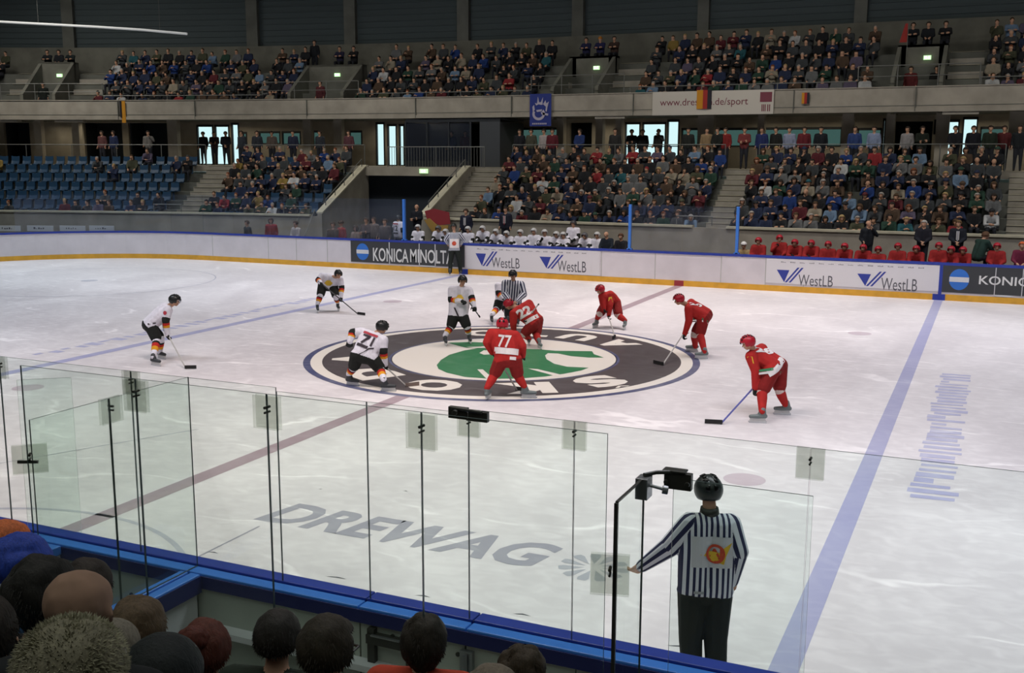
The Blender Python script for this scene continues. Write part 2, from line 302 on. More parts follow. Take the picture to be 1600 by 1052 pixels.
def ring_letter(ch, ang, rad, h, wd, outward):
    a = R_(ang); rv = Vector((math.cos(a), math.sin(a), 0)); tv = Vector((math.sin(a), -math.cos(a), 0)) if outward else Vector((-math.sin(a), math.cos(a), 0)); up = rv if outward else -rv
    put_text('ring_letter', ch, lambda u, v: rv*rad+tv*((u-.5)*wd)+up*((v-.5)*h)+Vector((0, 0, .006)), M['lcream'], lg, bold=.06)
for ch, ang, r_, wd in (('S', -28, 3.36, 1.0), ('K', -57, 3.36, 1.15), ('O', -89, 3.36, 1.15), ('D', -120, 3.36, 1.1), ('A', -150, 3.36, 1.1)): ring_letter(ch, ang, r_, 1.02, wd, True)
sub('ring_letter', lambda b: [poly(b, [Vector((math.cos(R_(-28)), math.sin(R_(-28)), 0))*rr+Vector((math.sin(R_(-28)), -math.cos(R_(-28)), 0))*tt+Vector((0, 0, .006)) for rr, tt in q]) for q in ([(3.9, 0), (4.02, -.2), (4.05, -.12), (3.97, 0), (4.05, .12), (4.02, .2)],)], M['lcream'])
for ch, ang, wd in (('A', 57, .95), ('U', 79, .9), ('T', 101, .9), ('O', 123, 1.0)): ring_letter(ch, ang, 3.33, .9, wd, False)
# grey advertising text near the camera side
T0 = Vector((1.80, -11.34, .002))
put_text('ice_text', 'DREWAG', lambda u, v: T0+Vector((3.95*u+(.0)*v, .02*u+.78*v, 0)), M['lettergrey'], ice, bold=.035, shear=.25)
def burst(b):
    c = Vector((6.27, -11.0, .002))
    for i in range(11):
        a = R_(i*360/11+8); w_ = R_(11.5); r0, r1 = .10, .40
        e = lambda r, t: c+Vector((r*math.cos(t), r*math.sin(t), 0))
        poly(b, [e(r0, a), e(r1*.85, a-w_), e(r1, a-w_*.6), e(r1, a+w_*.6), e(r1*.85, a+w_)])
decal('round_emblem', burst, M['emblem'])
def specks(b):
    rr = random.Random(5)
    for px, py, l in ((525, 903, 34), (660, 932, 26), (815, 961, 28), (332, 864, 18), (1060, 1011, 40), (633, 768, 8), (500, 765, 5)):
        a, c = gz(px-l/2, py-l*.05), gz(px+l/2, py+l*.08); h = Vector((0, .012, 0)); zz = Vector((0, 0, .003)); m_ = (a+c)/2+Vector((0, .02, 0))
        poly(b, [a+zz, m_-h+zz, c+zz, m_+h+zz])
decal('dirt_mark', specks, M['ink'])

# ================================================================== BOARDS
def strip(bm, path, off0, off1, z0, z1, mi=0):
    """closed wall along a path; off is the distance to the left of travel"""
    n = len(path); nr = []
    for i in range(n):
        a = Vector(path[max(0, i-1)]); c = Vector(path[min(n-1, i+1)]); t = (c-a).normalized(); nr.append(Vector((-t.y, t.x)))
    P = lambda i, o, z: Vector((path[i][0]+nr[i].x*o, path[i][1]+nr[i].y*o, z))
    for i in range(n-1): hexa(bm, [P(i, off0, z0), P(i+1, off0, z0), P(i+1, off1, z0), P(i, off1, z0)], [P(i, off0, z1), P(i+1, off0, z1), P(i+1, off1, z1), P(i, off1, z1)], mi)
def arc(cx, cy, r, a0, a1, n=14): return [(cx+r*math.cos(R_(a0+(a1-a0)*i/n)), cy+r*math.sin(R_(a0+(a1-a0)*i/n))) for i in range(n+1)]
far_path = [(21.5, 15), (-21.5, 15)] + arc(-21.5, 6.5, 8.5, 90, 180)[1:] + [(-30, -6.5)] + arc(-21.5, -6.5, 8.5, 180, 270)[1:]
fb = tag(empty('rink_boards', (0, 15, 0)), 'long white boards with yellow kickplate and blue cap across the far side', 'rink boards')
def pl(o, par): o.parent = par; o.matrix_parent_inverse = Matrix.Translation(-Vector(par.location)); return o
def part(name, fn, m, par, **k): return pl(one(name, fn, m, None, **k), par)
part('white_panel', lambda b: strip(b, far_path, 0, -.1, .2, 1.14), M['white'], fb)
part('kickplate', lambda b: strip(b, far_path, .015, -.1, 0, .2), M['yellow'], fb)
part('cap_rail', lambda b: strip(b, far_path, .03, -.16, 1.14, 1.22), M['blue'], fb)
def yplane(b, x0, x1, z0, z1, y, t=.01): box(b, x0, x1, y-t, y, z0, z1)
part('centre_mark', lambda b: yplane(b, -.17, .17, 0, .2, 14.985), M['red'], fb)
for x in (8.65, -8.65): part('blue_mark', lambda b: yplane(b, x-.19, x+.19, 0, .2, 14.985), M['blue'], fb)
part('panel_joint', lambda b: [yplane(b, x-.008, x+.008, .2, 1.14, 14.995, .004) for x in (-24, -21, -18, -16.55, -15, -2.95, -.9, 1.5, 3.05, 4.35, 8.65, 13)], M['grey'], fb)
YF = 14.99
def ftext(s, px0, py0, px1, py1, m, par, bold=.0, y=YF-.012):
    a, c = gy(px0, py1, y), gy(px1, py0, y); a2 = gy(px0, py0, y)
    h = a2.z-a.z
    put_text('lettering', s, lambda u, v: Vector((a.x+(c.x-a.x)*u, y, a.z+h*v)), m, par, bold)
def konica(x0, x1, lx, full):
    p = one('ad_panel', lambda b: yplane(b, x0, x1, .27, 1.14, YF), M['darkad'], fb); p.matrix_parent_inverse = Matrix.Translation((0, -15, 0))
    def disc(b):
        n = 28; f = poly(b, [(lx+.30*math.cos(i*2*math.pi/n), YF-.012, .70+.34*math.sin(i*2*math.pi/n)) for i in range(n)])
    one('globe_emblem', disc, M['globe'], p); one('globe_emblem', lambda b: [yplane(b, lx-.29, lx+.29, .70+z-.018, .70+z+.018, YF-.013, .003) for z in (-.06, -.02, .02, .06)], M['lettw'], p)
    return p
p1 = konica(-13.84, -8.60, -13.27, True)
ftext('KONICA', 583, 387, 638, 408, M['lettw'], p1, .012); ftext('MINOLTA', 641, 389, 708, 410, M['lettw'], p1, .012)
part('gate_frame', lambda b: [yplane(b, x-.018, x+.018, .25, 1.13, YF-.01) for x in (-12.0, -10.62, -9.9)] + [yplane(b, -10.62, -9.9, .22, .27, YF-.01)], M['greyw'], fb)
p2 = konica(8.72, 14, 9.22, False)
x0 = gy(1530, 435, YF).x
put_text('lettering', 'KONICA', lambda u, v: Vector((x0+1.75*u, YF-.012, .58+.28*v)), M['lettw'], p2, .012)
part('gate_frame', lambda b: [yplane(b, gy(px, 440, YF).x-.012, gy(px, 440, YF).x+.012, .25, 1.13, YF-.01) for px in (1555, 1598)] + [yplane(b, gy(1555, 440, YF).x, 10.8, .22, .27, YF-.01)], M['greyw'], fb)
def westlb(px0, px1, items):
    a, c = gy(px0, 400, YF).x, gy(px1, 440, YF).x
    p = one('ad_panel', lambda b: yplane(b, a, c, .28 if px0 > 1000 else .22, 1.13, YF), M['adwhite'], fb); p.matrix_parent_inverse = Matrix.Translation((0, -15, 0))
    for (tx0, ty0, tx1, ty1), (l0, m0, l1, m1) in items:
        ftext('WestLB', tx0, ty0, tx1, ty1, M['ink'], p, .0)
        A, B = gy(l0, m0, YF-.012), gy(l1, m1, YF-.012); wdt = B.x-A.x; zt = A.z-.02; zb = B.z+.03; y = YF-.013
        one('triangle_emblem', lambda b: poly(b, [(A.x, y, zt-.10), (A.x+.48*wdt, y, zt-.10), (A.x+.30*wdt, y, zb)]), M['inkblue'], p)
        one('slash_emblem', lambda b: [poly(b, [(A.x+(.30+k)*wdt, y, zb), (A.x+(.38+k)*wdt, y, zb), (A.x+(.84+k)*wdt, y, zt), (A.x+(.76+k)*wdt, y, zt)]) for k in (0.02, .17)], M['inkblue'], p)
    n = 15; 
    def ticks(b):
        rr = random.Random(2)
        for i in range(n):
            xx = a+.5+(c-a-.9)*i/n
            for k in range(4): yplane(b, xx+k*.045, xx+k*.045+.022, 1.0, 1.0+rr.uniform(.02, .045), YF-.011, .002)
    one('small_print', ticks, M['ink'], p)
westlb(728, 937, (((768, 402, 812, 418), (743, 391, 777, 418)), ((871, 407, 916, 424), (843, 396, 880, 422))))
westlb(1198, 1471, (((1247, 429, 1302, 446), (1214, 416, 1254, 444)), ((1376, 434, 1434, 453), (1340, 422, 1383, 450))))
part('blue_edge_strip', lambda b: yplane(b, 8.62, 8.72, .2, 1.14, YF-.002), M['blue'], fb)
# far glass and its blue posts
k = 0
for px, tp in ((631, -11.34), (985, -1.90), (1154, 2.01)):
    nm = {-11.34: 'tall blue post left of the white team bench', -1.90: 'tall blue post right of the white team bench', 2.01: 'tall blue post left of the red team bench'}[tp]
    tag(one('glass_post', lambda b: (box(b, tp-.05, tp+.05, 15.0, 15.12, 1.22, 2.86), box(b, tp-.10, tp+.10, 15.0, 15.14, 1.22, 1.27)), M['bluelit'], bevel=.01), nm, 'post')
def farpane(a, b_):
    A, B = Vector(a), Vector(b_); t = (B-A).normalized(); nn = Vector((-t.y, t.x))*.006
    def f(b):
        hexa(b, [Vector((*(A+nn), 1.22)), Vector((*(B+nn), 1.22)), Vector((*(B-nn), 1.22)), Vector((*(A-nn), 1.22))], [Vector((*(A+nn), 2.85)), Vector((*(B+nn), 2.85)), Vector((*(B-nn), 2.85)), Vector((*(A-nn), 2.85))])
    return one('rink_glass', f, M['farglass'])
xs = [-11.45-i*1.68 for i in range(7)]; seg = [((xs[i+1]+.01, 15.05), (xs[i]-.01, 15.05)) for i in range(6)]
ap = arc(-21.5, 6.5, 8.56, 90, 180, 8); seg += [(ap[i+1], ap[i]) for i in range(5)]
for i, (a, b_) in enumerate(seg): tag(farpane(a, b_), 'clear far side glass pane, %s to the left of the white bench post' % ORD[i+1], 'glass pane', 'far side glass panes left of the benches')
for i, (a, b_) in enumerate((((-1.84, 15.05), (.04, 15.05)), ((.06, 15.05), (1.95, 15.05)))): tag(farpane(a, b_), 'clear far side glass pane between the two benches, ' + ('beside the white bench', 'beside the red bench')[i], 'glass pane')
# near boards
nb = tag(empty('rink_boards', (6, -15, 0)), 'near rink boards with blue cap rail and pale grey back, in the foreground', 'rink boards')
NX0, NX1 = -9, 20
part('white_panel', lambda b: box(b, NX0, NX1, -15.08, -15.0, .2, 1.14), M['white'], nb); part('kickplate', lambda b: box(b, NX0, NX1, -15.06, -14.985, 0, .2), M['yellow'], nb)
part('back_panel', lambda b: (box(b, NX0, 4.30, -15.22, -15.1, .0, 1.12), box(b, 4.34, 5.90, -15.22, -15.1, .0, 1.12), box(b, 5.915, 6.80, -15.22, -15.1, .0, 1.12), box(b, 6.815, 7.66, -15.22, -15.1, .0, 1.12), box(b, 7.67, NX1, -15.22, -15.1, 0, 1.12)), M['grey'], nb)
part('cap_rail', lambda b: (box(b, NX0, 5.895, -15.11, -14.97, 1.12, 1.2), box(b, 5.905, 6.81, -15.11, -14.97, 1.12, 1.2), box(b, 6.82, NX1, -15.11, -14.97, 1.12, 1.2)), M['blue'], nb, bevel=.008)
part('cap_ledge', lambda b: (box(b, NX0, 5.895, -15.235, -15.115, 1.1, 1.185), box(b, 5.905, 6.81, -15.235, -15.115, 1.1, 1.185), box(b, 6.82, NX1, -15.235, -15.115, 1.1, 1.185)), M['bluelit'], nb, bevel=.012)  # lighter blue paints the lit top of the cap
part('cap_skirt', lambda b: box(b, NX0, NX1, -15.246, -15.236, 1.06, 1.165), M['navy'], nb)  # dark strip painting the shaded side face of the cap
part('base_ledge', lambda b: box(b, 4.36, 8.3, -15.34, -15.22, .72, .77), M['greyw'], nb)
part('panel_bolt', lambda b: [tube(b, (x, -15.225, z), (x, -15.235, z), .018, 8) for x, z in ((3.62, .86), (5.1, .97), (5.42, .93), (6.2, 1.0), (6.75, .97), (7.0, .82), (7.9, .9), (2.4, 1.0))], M['black'], nb)
lt = part('gate_latch', lambda b: (box(b, 6.0, 6.06, -15.27, -15.22, .60, 1.04), box(b, 6.0, 6.36, -15.29, -15.22, .93, 1.0), box(b, 6.0, 6.42, -15.29, -15.22, .66, .73), box(b, 6.34, 6.42, -15.28, -15.22, .62, 1.0)), M['black'], nb)
part('gate_latch', lambda b: (box(b, 6.05, 6.30, -15.305, -15.285, 1.0, 1.012), box(b, 6.05, 6.33, -15.305, -15.285, .72, .732)), M['steel'], nb)
part('gate_hinge', lambda b: (box(b, 6.78, 6.88, -15.26, -15.22, .80, 1.02), tube(b, (6.83, -15.28, .82), (6.83, -15.28, 1.0), .02)), M['steel'], nb)
# short walls that run from the near boards towards the spectators
def sidewall(label, x, y0, y1, ww=.13, end=True):
    t = tag(empty('side_boards', (x, y1, 0)), label, 'rink boards')
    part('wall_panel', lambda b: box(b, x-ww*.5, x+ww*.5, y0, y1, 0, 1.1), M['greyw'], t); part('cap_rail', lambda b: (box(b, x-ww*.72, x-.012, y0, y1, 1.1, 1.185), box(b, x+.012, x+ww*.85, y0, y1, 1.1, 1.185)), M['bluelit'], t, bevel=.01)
    part('cap_skirt', lambda b: box(b, x+ww*.85, x+ww*.85+.008, y0, y1, 1.03, 1.17), M['navy'], t); part('cap_channel', lambda b: box(b, x-.012, x+.012, y0, y1, 1.1, 1.165), M['blue'], t)  # shade on the side of this cap, painted as a dark strip
    return t
sw = sidewall('short white side wall with blue cap at the left end of the enclosure', 4.29, -16.06, -15.25)
part('wall_bolt', lambda b: tube(b, (4.36, -15.7, .92), (4.37, -15.7, .95), .03), M['black'], sw)
sidewall('white side wall with blue cap at the right end of the enclosure, below the linesman', 8.44, -16.6, -15.25)
stub = tag(empty('side_boards', (2.8, -15.4, 0)), 'small white stub wall with blue cap behind the near boards at far left', 'rink boards')
part('wall_panel', lambda b: box(b, 2.74, 2.84, -15.42, -15.25, 0, 1.1), M['greyw'], stub); part('cap_rail', lambda b: box(b, 2.60, 2.86, -15.46, -15.25, 1.1, 1.18), M['bluelit'], stub, bevel=.008)
tag(one('gate_rail', lambda b: (box(b, 3.28, 3.56, -15.72, -15.60, 1.12, 1.19), box(b, 3.28, 3.34, -15.70, -15.62, 0, 1.12), box(b, 3.5, 3.56, -15.70, -15.62, 0, 1.12)), M['bluelit']), 'short blue capped gate rail behind the stub wall, just above the dark haired heads', 'rail')
struct(one('trim_2', lambda b: (box(b, 4.37, 8.36, -16.76, -16.64, 0, 1.1), box(b, -9, 4.2, -16.0, -15.9, -.06, .3)), M['grey']))

# ------------------------------------------------------------------ near glass
def pane(label, A, B, z0, z1, group=None, t=.012):
    A, B = Vector(A), Vector(B); d = (B-A).normalized(); nn = Vector((-d.y, d.x))*t/2
    o = tag(empty('rink_glass', ((A.x+B.x)/2, (A.y+B.y)/2, z0)), label, 'glass pane', group)
    def f(b):
        q = [A+nn, B+nn, B-nn, A-nn]; vb = [b.verts.new((*p, z0)) for p in q]; vt = [b.verts.new((*p, z1)) for p in q]
        for fc, mi in (((vb[0], vb[1], vt[1], vt[0]), 0), ((vb[2], vb[3], vt[3], vt[2]), 0), ((vb[1], vb[2], vt[2], vt[1]), 1), ((vb[3], vb[0], vt[0], vt[3]), 1), (vt, 1), (vb[::-1], 1)): b.faces.new(fc).material_index = mi
    pl(one('glass_sheet', f, [M['glass'], M['edge']]), o)
    return o
def clampplate(par, c, d, n, wd=.17, h=.2):
    c = Vector(c); d = Vector((*Vector(d).normalized(), 0)); n = Vector((*Vector(n).normalized(), 0))
    def f(b):
        for s in (-1, 1): obox(b, c+n*.014*s, d*wd/2, n*.004, Vector((0, 0, h/2)))
    q = pl(one('clamp_plate', f, M['clamp']), par)
    bo = one('clamp_bolt', lambda b: (tube(b, c-n*.025+Vector((0, 0, .03)), c+n*.025+Vector((0, 0, .03)), .009), tube(b, c-n*.025+Vector((0, 0, .0)), c+n*.025+Vector((0, 0, .0)), .007)), M['black'], q)
    return q
GX = [-2.5, -.98, .55, 2.09, 3.63, 5.11, 5.93, 6.78, 7.585, 9.15, 10.7, 12.3]
NM = ['beyond the left edge of the photo', 'ice side pane at the far left edge', 'ice side pane left of the leftmost clamp', 'ice side pane between the two leftmost clamps', 'ice side pane over the left side wall', 'narrow ice side pane left of the gate', 'gate pane below the black hinge block', 'narrow ice side pane right of the gate', 'wide ice side pane in front of the linesman', 'ice side pane right of the linesman', 'ice side pane at the right edge']
for i in range(len(GX)-1):
    if i == 0: continue
    o = pane('tall clear %s of the near boards' % NM[i], (GX[i]+.003, -15.1), (GX[i+1]-.003, -15.1), 1.19, 2.78 if i not in (6, 5) else 2.75)
    if i not in (5, 6): clampplate(o, (GX[i], -15.1, 2.68), (1, 0), (0, 1))
    if i == 6:
        hb = Vector((6.78, -15.1, 2.74))
        pl(one('hinge_block', lambda b: (box(b, 6.625, 6.775, -15.12, -15.08, 2.705, 2.79), box(b, 6.785, 6.935, -15.12, -15.08, 2.70, 2.775), tube(b, (6.66, -15.13, 2.785), (6.90, -15.13, 2.775), .012), tube(b, (6.70, -15.17, 2.76), (6.70, -15.14, 2.76), .02)), M['black'], bevel=.01), o)
G2 = [4.25, 5.25, 6.26, 7.30, 8.38]
for i in range(4):
    o = pane('tall clear pane of the spectator side glass, ' + ['leftmost of four', 'second from left', 'third from left, beside the red jacket', 'rightmost, left of the open door'][i], (G2[i]+.003, -16.7), (G2[i+1]-.003, -16.7), 1.1, 3.17)
    if i: clampplate(o, (G2[i], -16.7, 3.06), (1, 0), (0, 1), .18, .2)
o = pane('clear pane of the left side glass, nearer the ice', (4.26, -15.96), (4.26, -15.12), 1.19, 2.79); clampplate(o, (4.26, -15.95, 2.70), (0, 1), (1, 0), .2, .19)
o = pane('clear pane of the left side glass, nearer the seats, with a latch plate', (4.26, -16.67), (4.26, -15.97), 1.0, 2.79); clampplate(o, (4.25, -16.68, 2.52), (.7, .7), (-.7, .7), .22, .2)
pl(one('latch', lambda b: tube(b, (4.18, -16.72, 2.50), (4.30, -16.66, 2.50), .012), M['black']), o)
A_, B_ = gz(26, 594, 2.62), gz(111, 590, 2.62); pane('glass door leaf standing ajar at far left, ending behind the latch plate', (A_.x, A_.y), (B_.x, B_.y), 1.0, 2.62)
# open door at the right
o = pane('clear glass door leaf with thick dark edge, standing open beside the linesman', (8.42, -16.66), (8.42, -16.20), 1.0, 2.80)
pl(one('door_edge', lambda b: (box(b, 8.41, 8.43, -16.675, -16.66, 1.0, 2.80), box(b, 8.412, 8.428, -16.66, -16.2, 2.80, 2.808)), M['black']), o)
clampplate(o, (8.40, -16.69, 2.42), (1, .25), (-.25, 1), .2, .22)
bl = tag(empty('door_closer', (8.45, -16.15, 2.75)), 'black clamp and rod joining the open glass door to the next pane', 'door fitting')
cA = gx(1006, 756, 8.42); cB = gy(1060, 750, -16.06)
pl(one('corner_clamp', lambda b: (obox(b, cA+Vector((0, 0, -.02)), Vector((.035, 0, 0)), Vector((0, .05, 0)), Vector((0, 0, .06))), tube(b, cA, cA+Vector((.13, .03, -.03)), .01), tube(b, cA+Vector((.10, .02, -.025)), cA+Vector((.13, .03, -.03)), .025)), M['steel'], bevel=.006), bl)
pl(one('rod', lambda b: (tube(b, cA+Vector((0, 0, .05)), (cA+cB)/2+Vector((-.03, 0, .05)), .012), tube(b, (cA+cB)/2+Vector((-.03, 0, .05)), cB+Vector((0, 0, .045)), .012)), M['black']), bl)
pl(one('hinge_plate', lambda b: (obox(b, cB+Vector((0, 0, -.005)), Vector((.078, 0, 0)), Vector((0, .022, 0)), Vector((0, 0, .048))), obox(b, cB+Vector((-.02, 0, .052)), Vector((.066, 0, 0)), Vector((0, .035, 0)), Vector((0, 0, .006))), tube(b, cB+Vector((.06, -.03, -.01)), cB+Vector((.06, -.045, -.01)), .015), tube(b, cB+Vector((-.06, -.03, -.01)), cB+Vector((-.06, -.045, -.01)), .015)), M['black'], bevel=.004), bl)
pane('lower clear glass pane in front of the linesman, behind the black hinge plate', (8.55, -16.06), (9.31, -16.06), 1.0, 2.78)


# ================================================================== FAR STAND
def sS(px, py, d): return surf(px, py, d)[0]
a1L, a1R = sS(248, 325, 0), sS(298, 325, 0)
vL, vR, aR = sS(500, 357, 0), sS(660, 336, 0), sS(722, 336, .3)
a3L, a3R, a4L = sS(1092, 336, .5), sS(1134, 336, .5), sS(1572, 372, 0)
S0, S1 = -52.0, 16.0
RD, RZ = .72, .42
rowd = lambda i: .25+RD*i
rowz = lambda i: 1.1+RZ*i
CZ = rowz(7)            # concourse floor height
spans = [(S0, vL-.1), (vR+.1, S1)]
struct(one('wall_stand_front', lambda b: [sblock(b, a, c, 0, .22, -.06, 1.86) for a, c in spans], M['conc']))
struct(one('trim_3', lambda b: [sblock(b, a, c, -.06, .27, 1.86, 1.94) for a, c in ((S0, vL-.5), (vR+.1, a3L-.1), (a3R+.15, S1))], M['concl']))
def terrace(b):
    for a, c in spans:
        for i in range(7): sblock(b, a, c, rowd(i), 5.35, rowz(i)-RZ, rowz(i))
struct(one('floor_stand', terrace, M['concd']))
struct(one('floor_concourse', lambda b: (sblock(b, S0, vL-.1, rowd(7), 10.6, CZ-.3, CZ), sblock(b, vL-.1, vR+.1, 4.6, 10.6, CZ-.3, CZ), sblock(b, vR+.1, S1, rowd(7), 10.6, CZ-.3, CZ)), M['conc']))
def stairs(name, a, c, label=None):
    def f(b):
        for i in range(8):
            z = rowz(i) if i < 8 else CZ
            sblock(b, a, c, rowd(i)-.36, rowd(i)+.0, rowz(i)-RZ, rowz(i)-RZ/2)
            sblock(b, a, c, rowd(i)-.39, rowd(i)-.33, rowz(i)-RZ/2, rowz(i)-RZ/2+.012, 1); sblock(b, a, c, rowd(i)-.03, rowd(i)+.03, rowz(i), rowz(i)+.012, 1)
            sblock(b, a, c, rowd(i)-.012, rowd(i)+.36, rowz(i)-RZ, rowz(i)+.004, 0)
    struct(one(name, f, [M['tread'], M['concl']]))
for i, (a, c) in enumerate(((a1L, a1R), (vR+.12, aR), (a3L, a3R), (a4L, a4L+1.6))): stairs('floor_stair', a, c)
# the sunken way out under the landing
def vom(b):
    for s in (vL, vR):
        sblock(b, s-.11, s+.11, 0, 4.9, -.06, 2.0, z1b=4.12)
    sblock(b, vL, vR, 4.55, 4.8, 3.62, CZ)
struct(one('wall_passage', vom, M['conc']))
struct(one('trim_4', lambda b: [sblock(b, s-.16, s+.16, 0, 4.6, 2.0, 2.07, z0b=4.06, z1b=4.13) for s in (vL, vR)], M['concl']))
struct(one('wall_passage_dark', lambda b: sblock(b, vL-1, vR+1, 5.4, 5.6, -.06, 4.0), M['void'])); struct(one('floor_passage', lambda b: sblock(b, vL, vR, -.5, 5.2, -.06, .1), M['concd']))  # near-black sheet stands for the shade inside the passage
def pf_(label, cat, name, loc): return tag(empty(name, loc), label, cat)
def railing(label, pts, h, posts=None, r=.022, bars=0, low=None, group=None):
    """pts is a polyline of base points"""
    t = tag(empty('railing', pts[0]), label, 'railing', group); U = Vector((0, 0, h))
    pl(one('top_rail', lambda b: [tube(b, pts[i]+U, pts[i+1]+U, r, 6) for i in range(len(pts)-1)], M['rail']), t)
    if low: pl(one('middle_rail', lambda b: [tube(b, pts[i]+U*k, pts[i+1]+U*k, r*.7, 6) for i in range(len(pts)-1) for k in low], M['rail']), t)
    for P in (posts if posts is not None else pts): pl(one('post', lambda b: tube(b, P, P+U, r, 6), M['rail']), t)
    if bars:
        A, B = pts[0], pts[-1]
        for k in range(bars):
            P = A.lerp(B, (k+.5)/bars); pl(one('baluster', lambda b: tube(b, P, P+U, .012, 5), M['rail']), t)
    return t
def run(s0, s1, d, z, step=2.4):
    n = max(1, round((s1-s0)/step)); return [SP(s0+(s1-s0)*k/n, d, z) for k in range(n+1)]
L0, L1 = sS(606, 255, 4.6), sS(757, 255, 4.6)
railing('grey barred balcony railing above the dark passage', run(L0, L1, 4.6, CZ), .95, bars=34)
railing('handrail on the sloping parapet left of the dark passage', [SP(vL, .6, 2.25), SP(vL, 4.4, 4.05)], .35, posts=[SP(vL, .6+.95*k, 2.25+.45*k) for k in range(5)])
railing('handrail on the sloping parapet right of the dark passage', [SP(vR, .6, 2.25), SP(vR, 4.4, 4.05)], .35, posts=[SP(vR, .6+.95*k, 2.25+.45*k) for k in range(5)])
for nm, a, c in (('concourse rail above the empty blue seats at the far left', S0+8, a1L-.2), ('concourse rail above the left seating block', a1R+.2, vL-.3), ('concourse rail above the middle seating block', aR+.1, a3L-.2), ('concourse rail above the right seating block', a3R+.2, a4L-.2)):
    railing(nm, run(a, c, 5.42, CZ), 1.05)
for k, (x0_, y0_, x1_, y1_) in enumerate(((484, 362, 512, 322), (468, 358, 480, 338))):
    pass
railing('pale stair handrail at the wall gap left of the passage', [SP(vL-1.2, -.5, .1), SP(vL-1.0, .1, 1.0)], .95)
railing('second pale stair handrail beside the sloping parapet', [SP(vL-.35, -.9, -.06), SP(vL-.3, .1, 1.2)], .95)
for nm, px in (('low rail on the wall at the foot of the left stair', 262), ('low rail on the wall left of the wall gap', 465), ('low rail at the foot of the stair between middle and right blocks', 1085)):
    s = sS(px, 330, .1); railing(nm, [SP(s-.7, .1, 1.94), SP(s+.7, .1, 1.94)], .35)
# exit signs
def exit_sign(px, py, d, label, w_=.30, h=.17):
    s, z = surf(px, py, d); t = tag(empty('exit_sign', SP(s, d, z), srot(s)), label, 'exit sign')
    one('sign_box', lambda b: box(b, -w_/2, w_/2, -.04, .04, -h/2, h/2), M['exitm'], t)
    def run_(b):
        box(b, -.11, -.02, -.046, -.041, -.05, .05); box(b, .03, .10, -.046, -.041, -.05, .02); box(b, .045, .085, -.046, -.041, .03, .06)
    one('pictogram', run_, M['exitw'], t)
exit_sign(662, 267.5, 4.5, 'green lit exit sign over the dark passage', .42, .2)
# concourse columns
for k, (px, py, w_) in enumerate(((62, 215, .35), (121, 215, .35), (272, 215, .5), (482, 215, .4), (530, 215, .4), (877, 215, .35), (938, 215, .35), (968, 205, .3), (1104, 205, .75), (1190, 205, .3), (1325, 205, .5), (1391, 212, .36), (1472, 212, .52), (1588, 205, .6))):
    s = sS(px, py, 8.2); struct(one('wall_column', lambda b: sblock(b, s-w_/2, s+w_/2, 8.0, 8.4, CZ, 6.42), M['conc']))
# back wall of the concourse: piers, sills, lintels around the real openings
D = 10.4
def op(px0, px1, pyt, pyb, kind):
    s0, z1 = surf(px0, pyt, D); s1, _ = surf(px1, pyt, D); _, z0 = surf((px0+px1)/2, pyb, D); return [s0, s1, max(CZ, z0), min(z1, 6.36), kind]
OPS = [op(5, 45, 190, 262, 'v'), op(130, 190, 190, 262, 'v'), op(200, 262, 190, 262, 'v'), op(307, 333, 196, 262, 'g'), op(335, 358, 196, 262, 'g'), op(361, 373, 193, 262, 'g'),
 op(378, 386, 207, 225, 'w'), op(404, 438, 206, 225, 'w'), op(440, 470, 206, 226, 'w'), op(488, 500, 205, 227, 'w'), op(545, 566, 205, 227, 'w'),
 op(587, 601, 192, 262, 'g'), op(605, 620, 195, 262, 'g'), op(623, 632, 195, 262, 'g'), op(782, 872, 201, 227, 'w'), op(890, 925, 192, 230, 'v'),
 op(977, 1001, 192, 262, 'g'), op(1004, 1041, 192, 262, 'g'), op(1043, 1062, 188, 262, 'g'), op(1065, 1098, 201, 228, 'w'), op(1112, 1316, 201, 229, 'w'), op(1340, 1378, 201, 229, 'w'), op(1380, 1385, 186, 262, 'g'), op(1398, 1458, 190, 262, 'v'), op(1460, 1463, 188, 210, 'g'), op(1482, 1500, 188, 262, 'g'), op(1505, 1529, 184, 262, 'g'), op(1532, 1573, 199, 230, 'w')]
def backwall(b):
    x = S0
    for s0, s1, z0, z1, kd in OPS:
        if s0 > x: sblock(b, x, s0, D, D+.25, CZ, 6.45)
        if z0 > CZ+.02: sblock(b, s0, s1, D, D+.25, CZ, z0)
        sblock(b, s0, s1, D, D+.25, z1, 6.45); x = s1
    sblock(b, x, S1, D, D+.25, CZ, 6.45)
struct(one('wall_concourse', backwall, M['conc']))
k = 0
for s0, s1, z0, z1, kd in OPS:
    k += 1
    if kd == 'v': struct(one('wall_recess', lambda b: sblock(b, s0-.3, s1+.3, D+1.8, D+2, CZ, 6.45), M['void'])); struct(one('wall_recess', lambda b: (sblock(b, s0-.4, s0-.02, D+.2, D+2, CZ, 6.45), sblock(b, s1+.02, s1+.4, D+.2, D+2, CZ, 6.45), sblock(b, s0-.4, s1+.4, D+.2, D+2, 6.4, 6.5)), M['void'])); continue  # recess lined in near-black to paint its shade
    nm = ('door_%d' if kd == 'g' else 'window_%d') % k
    fr = struct(one(nm, lambda b: (sblock(b, s0, s0+.06, D-.03, D+.12, z0, z1), sblock(b, s1-.06, s1, D-.03, D+.12, z0, z1), sblock(b, s0, s1, D-.03, D+.12, z1-.08, z1+.03), sblock(b, s0, s1, D-.03, D+.12, z0, z0+.05)), M['frame']))
    if kd == 'g' and s1-s0 > .5: one('door_rail', lambda b: sblock(b, s0, s1, D, D+.08, z0+1.0, z0+1.05), M['frame'], fr)
    one('pane', lambda b: sblock(b, s0, s1, D+.04, D+.06, z0, z1), M['doorglass'] if kd == 'g' else M['dimglass'], fr)
